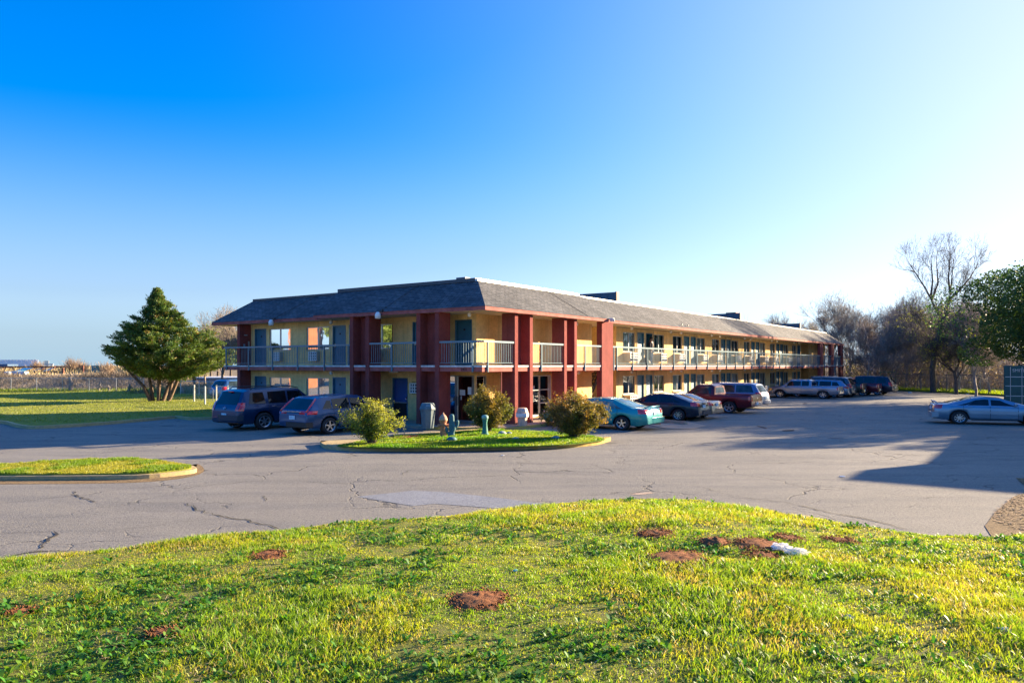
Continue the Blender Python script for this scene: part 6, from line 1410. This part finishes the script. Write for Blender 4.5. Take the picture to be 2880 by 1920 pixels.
# wheel stop
x0_, y0_ = gp(1858, 1181, .1); x1_, y1_b = gp(1929, 1188, .1)
m = MB(); L_ = math.hypot(x1_-x0_, y1_b-y0_); m.poly([(0, -.09, 0), (0, .09, 0), (0, .06, .13), (0, -.06, .13)][::-1]); m.poly([(L_, -.09, 0), (L_, .09, 0), (L_, .06, .13), (L_, -.06, .13)])
for a, b in (((-.09, 0), (-.06, .13)), ((-.06, .13), (.06, .13)), ((.06, .13), (.09, 0))): m.quad((0, *a), (L_, *a), (L_, *b), (0, *b))
o = m.build('wheel_stop', M_conc, loc=(x0_, y0_, .02)); o.rotation_euler = (0, 0, math.atan2(y1_b-y0_, x1_-x0_)); tag(o, 'low concrete wheel stop on the pale slab beside the teal sedan', 'wheel stop')

# litter in the grass and on the lot
def bag(px, py, s, lab, mat=M_white, z=.16, name='plastic_bag', cat='litter', sq=.5):
    x, y = gp(px, py, z); bm = bmesh.new(); bmesh.ops.create_icosphere(bm, subdivisions=4, radius=1)
    for v in bm.verts:
        c = np.array([v.co.x*2.6+px]), np.array([v.co.y*2.6+v.co.z*2]); k = .62+.75*abs(float(fbm(*c, 3)[0])-.5)*2+.12*math.sin(v.co.x*9+v.co.y*7); v.co = Vector((v.co.x*s*1.35*k, v.co.y*s*k, max(v.co.z, -.5)*s*sq*k))
    me = bpy.data.meshes.new(name); bm.to_mesh(me); bm.free(); me.materials.append(mat); ob = bpy.data.objects.new(name, me); COL.objects.link(ob); ob.location = (x, y, float(verge_z(np.array([x]), np.array([y]))[0])+s*.45 if y < 15 else .01+s*.2); return tag(ob, lab, cat)
M_bag = leafmat('white_plastic_film', .4, .6, .85); [l_ for l_ in [M_bag.node_tree.links.remove(k_) for k_ in list(M_bag.node_tree.links) if k_.from_node.type == 'ATTRIBUTE']]; M_bag.node_tree.nodes['Principled BSDF'].inputs['Base Color'].default_value = (.9, .88, .84, 1); M_bag.node_tree.nodes['Translucent BSDF'].inputs[0].default_value = (.9, .88, .84, 1); [M_bag.node_tree.links.remove(k_) for k_ in list(M_bag.node_tree.links) if k_.to_node.type == 'BSDF_TRANSLUCENT']
bag(2196, 1552, .11, 'crumpled white plastic bag, left one of the pair on the mound', M_bag); bag(2240, 1565, .12, 'rounder white plastic bag, right one of the pair in the grass', M_bag)
bag(2386, 1738, .045, 'small scrap of blue plastic in the grass right of centre', plain('blue_plastic', (.04, .14, .35), .4)); bag(2827, 1772, .05, 'white pebble like litter at the far right of the turf', M_white); bag(1450, 1608, .03, 'tiny pale green wrapper near the top of the verge', plain('green_wrapper', (.2, .5, .4), .4)); bag(2125, 1650, .035, 'pale tan pebble in the grass below the white bags', M_terra)
bag(2369, 1342, .06, 'white paper scrap beside the tip of the sharp shadow', M_white, 0, 'paper_scrap', sq=.25); bag(1548, 1259.5, .09, 'crushed white cup against the yellow kerb', M_white, 0, 'crushed_cup'); bag(1414, 1282, .05, 'flat pale scrap on the asphalt in front of the island', M_white, 0, 'paper_scrap', sq=.2); 
bag(2560, 1105, .14, 'white litter on the edge of the far lot by the grove', M_white, 0); bag(2720, 1110, .12, 'white litter left of the steel blue sedan roof', M_white, 0)

# ---------------- fences ----------------
def meshwire():
    t = NT('chain_link'); c = t.n('ShaderNodeTexCoord'); mp = t.n('ShaderNodeMapping'); mp.inputs['Rotation'].default_value = (0, 0, R(45)); mp.inputs['Scale'].default_value = (14, 14, 14); t.l(c.outputs['UV'], mp.inputs[0])
    sx = t.n('ShaderNodeSeparateXYZ'); t.l(mp.outputs[0], sx.inputs[0]); w1 = t.math('LESS_THAN', t.math('FRACT', sx.outputs[0]), .10); w2 = t.math('LESS_THAN', t.math('FRACT', sx.outputs[1]), .10)
    a = t.math('MAXIMUM', w1, w2); t.base((.33, .34, .35)); t.b.inputs['Metallic'].default_value = .6; t.l(a, t.b.inputs['Alpha']); return t.m
M_wire = meshwire()
M_post = plain('pale_fence_post', (.52, .50, .44), .6, .2, 5)
def fence(name, pts, h, label, ptop=.05, postm=M_steel, zf=lambda x, y: .1, ext=None, rpost=.035, wire=True):
    o = empty(name, (pts[0][0], pts[0][1], 0), 0, label, 'fence'); ox, oy = pts[0]
    m = MB(); mw = MB(); d = 0
    for i in range(len(pts)-1):
        (ax, ay), (bx, by) = pts[i], pts[i+1]; za, zb = zf(ax, ay), zf(bx, by); l = math.hypot(bx-ax, by-ay)
        m.tube([(ax-ox, ay-oy, za+h), (bx-ox, by-oy, zb+h)], .025, 6)
        mw.quad((ax-ox, ay-oy, za+.03), (bx-ox, by-oy, zb+.03), (bx-ox, by-oy, zb+h), (ax-ox, ay-oy, za+h), [(d, 0), (d+l, 0), (d+l, h), (d, h)]); d += l
    m.build('top_rail', postm, o)
    if wire: mw.build('wire_mesh', M_wire, o)
    for x, y in pts:
        m = MB(); z = zf(x, y); m.tube([(x-ox, y-oy, z-.1), (x-ox, y-oy, z+h+ptop)], rpost, 8); m.build('post', postm, o)
    return o
P0 = Vector(px_at(31, 75.2)); P1 = Vector(px_at(481, 71.0)); dv = (P1-P0).normalized()*3.05
fence('wire_fence', [tuple(P0+dv*k) for k in range(-9, 6)], 1.25, 'long low chain link fence along the back of the left lawn')
q0 = px_at(508, 66); q1 = px_at(612, 62)
fence('wire_fence', [q0, px_at(560, 63.5), q1, px_at(668, 60)], 1.15, 'short sagging chain link run between cedar and motel end', postm=M_post, wire=True)
gpt = [px_at(608, 47.6), px_at(640, 46.6), px_at(668, 45.8)]
fence('wire_fence', gpt, 1.2, 'nearest chain link panel beside the big dark SUV', postm=M_post, rpost=.05)
gt = empty('lawn_gate', (*px_at(565, 51), .1), R(-15), 'rounded tube frame gate between white posts on the lawn', 'gate')
m = MB(); m.tube([(-.55, 0, .1), (-.55, 0, .85), (-.45, 0, 1.0), (.85, 0, 1.0), (.95, 0, .9), (.95, 0, .1)], .022, 6); m.build('gate_frame', M_steel, gt); m = MB(); m.quad((-.55, 0, .1), (.95, 0, .1), (.95, 0, 1), (-.55, 0, 1), [(0, 0), (1.5, 0), (1.5, .9), (0, .9)]); m.build('wire_mesh', M_wire, gt)
for px, d, lab in ((546, 52, 'white post left of the lawn gate, leftmost of the two'), (576.5, 48.5, 'white post right of the first one, before the lawn gate')):
    m = MB(); m.lathe([(.055, 0), (.055, 1.13), (.03, 1.17), (0, 1.18)], 10); o = m.build('white_post', M_post, loc=(*px_at(px, d), .1)); tag(o, lab, 'post')
# grove fence and green gate
fence('wire_fence', [(39.8, 80), (40.6, 76), (41.2, 72), (41.9, 68), (42.5, 64), (43.6, 61), (46, 59)], 1.6, 'dark chain link fence in front of the grove', postm=M_screen)
M_greeng = plain('green_gate_paint', (.03, .16, .11), .5, .2)
o = empty('green_gate', (*px_at(2497, 80), 0), R(-25), 'narrow green framed gate at the far end of the lot', 'gate'); m = MB()
for x in (-.7, .7): m.tube([(x, 0, 0), (x, 0, 1.9)], .05, 8)
m.tube([(-.7, 0, 1.9), (.7, 0, 1.9)], .04, 6); m.tube([(-.7, 0, .15), (.7, 0, .15)], .04, 6); m.build('gate_frame', M_greeng, o)
# stumps along the fence
for px, d, h, r, lab in [(199, 74, 1.45, .22, 'tall jagged stump rising through the wire fence'), (277, 74, .95, .13, 'thin broken stump right of the tall jagged stump'), (362, 72, .85, .16, 'leaning pale stump left of the cedar'), (308, 73, .7, .10, 'slim broken stump between two thicker ones'), (515, 68, .6, .15, 'short stump right of the cedar'), (637, 60, 1.1, .17, 'forked pale stump near the motel end'), (592, 66, 1.3, .25, 'thick splintered stump behind the white posts')]:
    rg = random.Random(px); m = MB(); ln = rg.uniform(-.15, .15); m.tube([(0, 0, -.1), (ln*.3, 0, h*.35), (ln, .02, h*.75), (ln*1.4, 0, h)], [r, r*.8, r*.7, r*.45], 9); m.tube([(ln*.3, 0, h*.35), (ln+r*1.3, 0, h*.62), (ln+r*1.6, 0, h*.8)], [r*.5, r*.35, r*.2], 7)
    o = m.build('tree_stump', M_barkp, smooth=True, loc=(*px_at(px, d), 0)); tag(o, lab, 'tree stump', 'stumps along the lawn fence')

# ---------------- things on the embankment ----------------
def bz(x, y): return float(bank_z(np.array([x]), np.array([y]))[0])
def corr(name, wd, col):
    t = NT(name); c = t.n('ShaderNodeTexCoord'); wv = t.n('ShaderNodeTexWave', wave_type='BANDS', bands_direction='X'); wv.inputs['Scale'].default_value = wd; t.l(c.outputs['Object'], wv.inputs['Vector'])
    t.base(t.mix(mul(col, .8), col, t.ramp(t.noise(t.coord(), 2, 4), [(.35, 0.0), (.65, 1.0)]))); t.b.inputs['Roughness'].default_value = .4; t.bump(wv.outputs['Fac'], 1, .08); return t.m
M_corr = plain('corrugated_white', (.85, .82, .76), .45, .12, 2); M_shed = plain('shed_grey', (.16, .20, .24), .5, .15, 1)
def corrugated(L, H, pitch, mat, parent, name='sheet', dep=.06):
    m = MB(); n = int(L/pitch)
    for i in range(n):
        x = i*pitch; m.quad((x, 0, 0), (x+pitch*.5, 0, 0), (x+pitch*.5, 0, H), (x, 0, H)); m.quad((x+pitch*.5, 0, 0), (x+pitch*.6, -dep, 0), (x+pitch*.6, -dep, H), (x+pitch*.5, 0, H)); m.quad((x+pitch*.6, -dep, 0), (x+pitch*.9, -dep, 0), (x+pitch*.9, -dep, H), (x+pitch*.6, -dep, H)); m.quad((x+pitch*.9, -dep, 0), (x+pitch, 0, 0), (x+pitch, 0, H), (x+pitch*.9, -dep, H))
    m.box(0, L, .02, .06, 0, H*.99); return m.build(name, mat, parent)
a = px_at(96, 128); z = bz(*a)
o = empty('metal_screen_wall', (a[0]-26, a[1]+1, z-.4), 0, 'white corrugated metal screen at the far left on the horizon', 'wall'); corrugated(26, 3.4+CAMH-2.6-z+.55, .55, M_corr, o)
def table(px0, px1, d, ytop, lab, sheet_=None, legs=7):
    x0t, x1t = px_at(px0, d)[0], px_at(px1, d)[0]; zt_ = CAMH-(ytop-HZ)/F*d; o = empty('steel_rack', ((x0t+x1t)/2, d, 0), R(3), lab, 'steel rack', 'rusty steel racks on the embankment'); hl = (x1t-x0t)/2
    m = MB()
    for y in (0, 3): m.box(-hl, hl, y-.08, y+.08, zt_-.22, zt_)
    m.build('beam', M_brown, o)
    for k in range(legs):
        x = -hl+.4+(2*hl-.8)*k/(legs-1); m = MB(); m.box(x-.08, x+.08, -.06, .06, bz(x0t+hl, d)-.5, zt_-.22); m.box(x-.07, x+.07, 2.94, 3.06, bz(x0t+hl, d)-.5, zt_-.22); m.build('leg', M_brown, o)
    return o, zt_, hl
o, zt_, hl = table(-160, 150, 112, 1029.5, 'upper rusty steel rack below the white corrugated screen', legs=12)
m = MB(); m.box(-4.5, 1.2, .2, 2.8, zt_+.02, zt_+.3); m.build('tarp', plain('blue_tarp', (.03, .08, .16), .5, .3), o)
o, zt2, hl = table(-160, 133, 98, 1043.5, 'lower rusty steel rack carrying the turquoise sheet', legs=10)
for x0s, x1s, mt, nm in ((px_at(20, 98)[0], px_at(68, 98)[0], plain('turquoise_sheet', (.10, .40, .42), .4, .15, 3), 'roof_sheet'), (px_at(69, 98)[0], px_at(98, 98)[0], plain('brown_sheet', (.13, .09, .08), .6, .3, 3), 'roof_sheet'), (px_at(98, 98)[0], px_at(128, 98)[0], plain('bluegrey_sheet', (.09, .16, .22), .4, .3, 3), 'roof_sheet')):
    m = MB(); cxm = o.location.x; a0, a1 = x0s-cxm, x1s-cxm; m.poly([(a0+1, -.3, zt2+.02), (a1, -.3, zt2+.02), (a1-1.0, 3.6, zt2+.42), (a0, 3.6, zt2+.42)]); m.poly([(a0+1, -.3, zt2-.01), (a1, -.3, zt2-.01), (a1-1.0, 3.6, zt2+.39), (a0, 3.6, zt2+.39)][::-1]); m.build(nm, mt, o)
x, y = px_at(272.5, 99); m = MB(); z = CAMH-(1052-HZ)/F*99; m.lathe([(.62, 0), (.62, 1.15), (.60, 1.18), (.60, 1.15), (.0, 1.14)], 24); o = m.build('water_tank', plain('green_tank_paint', (.03, .17, .16), .5, .3, 2), smooth=False, loc=(x, y, z-.05)); tag(o, 'dark turquoise round tank on the embankment left of the cedar', 'tank')
for px, d, lab in ((56, 90, 'pale blue white foam block bundle under the lower rack'), (24, 91, 'smaller white block left of the foam bundle')):
    x, y = px_at(px, d); o = empty('foam_blocks', (x, y, bz(x, y)), 0, lab, 'foam blocks'); m = MB(); w_ = .82 if px == 56 else .3; m.box(-w_, -.01, -.4, .4, 0, .42); m.box(.01, w_, -.4, .4, 0, .40); m.build('block', plain('foam', (.42, .50, .55), .7, .15), o, bevel=.06)
x, y = px_at(137, 118); z = bz(x, y); o = empty('machine_frame', (x, y, z-.2), 0, 'small metal frame with upright pipes on the horizon right of the racks', 'machinery'); m = MB()
for k in range(4): m.tube([(-.55+.18*k, 0, 0), (-.55+.18*k, 0, 1.6)], .06, 6)
m.box(-.7, .75, -.1, .1, .95, 1.1); m.box(.4, .5, -.1, .1, 0, 1.0); m.box(.65, .72, -.1, .1, 0, 1.0); m.build('frame', M_steel, o)
for px, d, h, lab in ((234, 97, 1.0, 'rusty short post left of the round tank'), (178, 95, .7, 'thin post on the embankment below the dry bush')):
    x, y = px_at(px, d); m = MB(); m.box(-.08, .08, -.08, .08, -.2, h); o = m.build('rusty_post', M_brown, loc=(x, y, bz(x, y))); tag(o, lab, 'post')
# dry bushes on the horizon
for px, d, s, lab in ((200, 108, 1.0, 'tan dry bush on the horizon between racks and tank'), (228, 110, .8, 'right hand dry bush leaning toward the tank'), (105, 120, .7, 'sparse dry bush beside the corrugated screen'), (300, 88, .8, 'grey brown bramble heap in front of the cedar crown')):
    x, y = px_at(px, d); rg_ = np.random.RandomState(px); sg = []
    for i in range(260):
        an = rg_.uniform(0, 6.28); p = np.array([rg_.normal()*.35, rg_.normal()*.35, 0.]); dr = np.array([math.cos(an)*.6*rg_.rand(), math.sin(an)*.6*rg_.rand(), 1.]); l = rg_.uniform(.5, 1.0)*1.9*s
        for k in range(3): q = p+dr*l/3; sg.append((p, q, .018, .012)); p = q; dr = dr+rg_.normal(size=3)*.22
    V, Fc = tubes_np(sg, 3); o = np_mesh('dry_bush', V, Fc, M_twig, col=np.repeat(np.array([.42, .30, .19])*rg_.uniform(.5, 1.4, (len(sg), 1)), 6, 0)); o.location = (x, y, bz(x, y)-.1); tag(o, lab, 'bush', 'dry bushes on the embankment')
# low grey shed behind the gate
o = empty('long_shed', (px_at(543, 84)[0], 84, 0), 0, 'long low grey shed with white roof edge beyond the gate', 'building'); m = MB(); m.box(0, 14, 0, 6, -.2, 1.15); m.build('wall', M_shed, o); m = MB(); m.box(-.1, 14.1, -.1, 6.1, 1.15, 1.3); m.build('roof', M_white, o)

# green container at the right border
o = empty('shipping_container', (29.9, 46.2, 0), R(-33), 'dark green container doors with white frame lines under the evergreen oak', 'container')
M_cont = plain('container_green', (.015, .07, .055), .5, .25, 2); m = MB(); m.box(0, 2.44, 0, 6.0, .12, 2.59); m.build('box', M_cont, o)
for x0_c in (.06, 1.24):
    m = MB(); m.box(x0_c, x0_c+1.14, -.06, -.005, .2, 2.5); 
    d_ = m.build('door', M_cont, o); 
    for k in (.28, .86): m = MB(); m.tube([(x0_c+k, -.09, .2), (x0_c+k, -.09, 2.5)], .02, 6); m.build('lock_rod', M_alu, d_)
    for z in (.75, 1.35, 1.9): m = MB(); m.box(x0_c+.02, x0_c+1.12, -.08, -.062, z-.02, z+.02); m.build('rib', M_alu, d_)
text('SMITH', .26, (.80, -.085, 2.28), (R(90), 0, 0), M_alu, o, 'lettering')

# tree beside the orange block, beyond the left border
crown_tree('roadside_tree', (-62, 27.5), 5.0, 5.0, 4.8, 34000, ((.05, .12, .03), (.16, .20, .04)), 'green roadside tree beyond the left border, mirrored in the motel windows', 17, 3.0, .34, 24)
crown_tree('roadside_tree', (-63, 41.5), 5.4, 5.0, 4.8, 34000, ((.05, .10, .03), (.12, .17, .04)), 'second roadside tree beyond the left border, north of the orange block', 18, 3.0, .36, 24)
crown_tree('roadside_tree', (-58, 6), 5.5, 6.0, 4.6, 12000, ((.05, .10, .03), (.12, .17, .04)), 'third roadside tree beyond the left border, near the entrance', 19, 3.0, .36, 24)
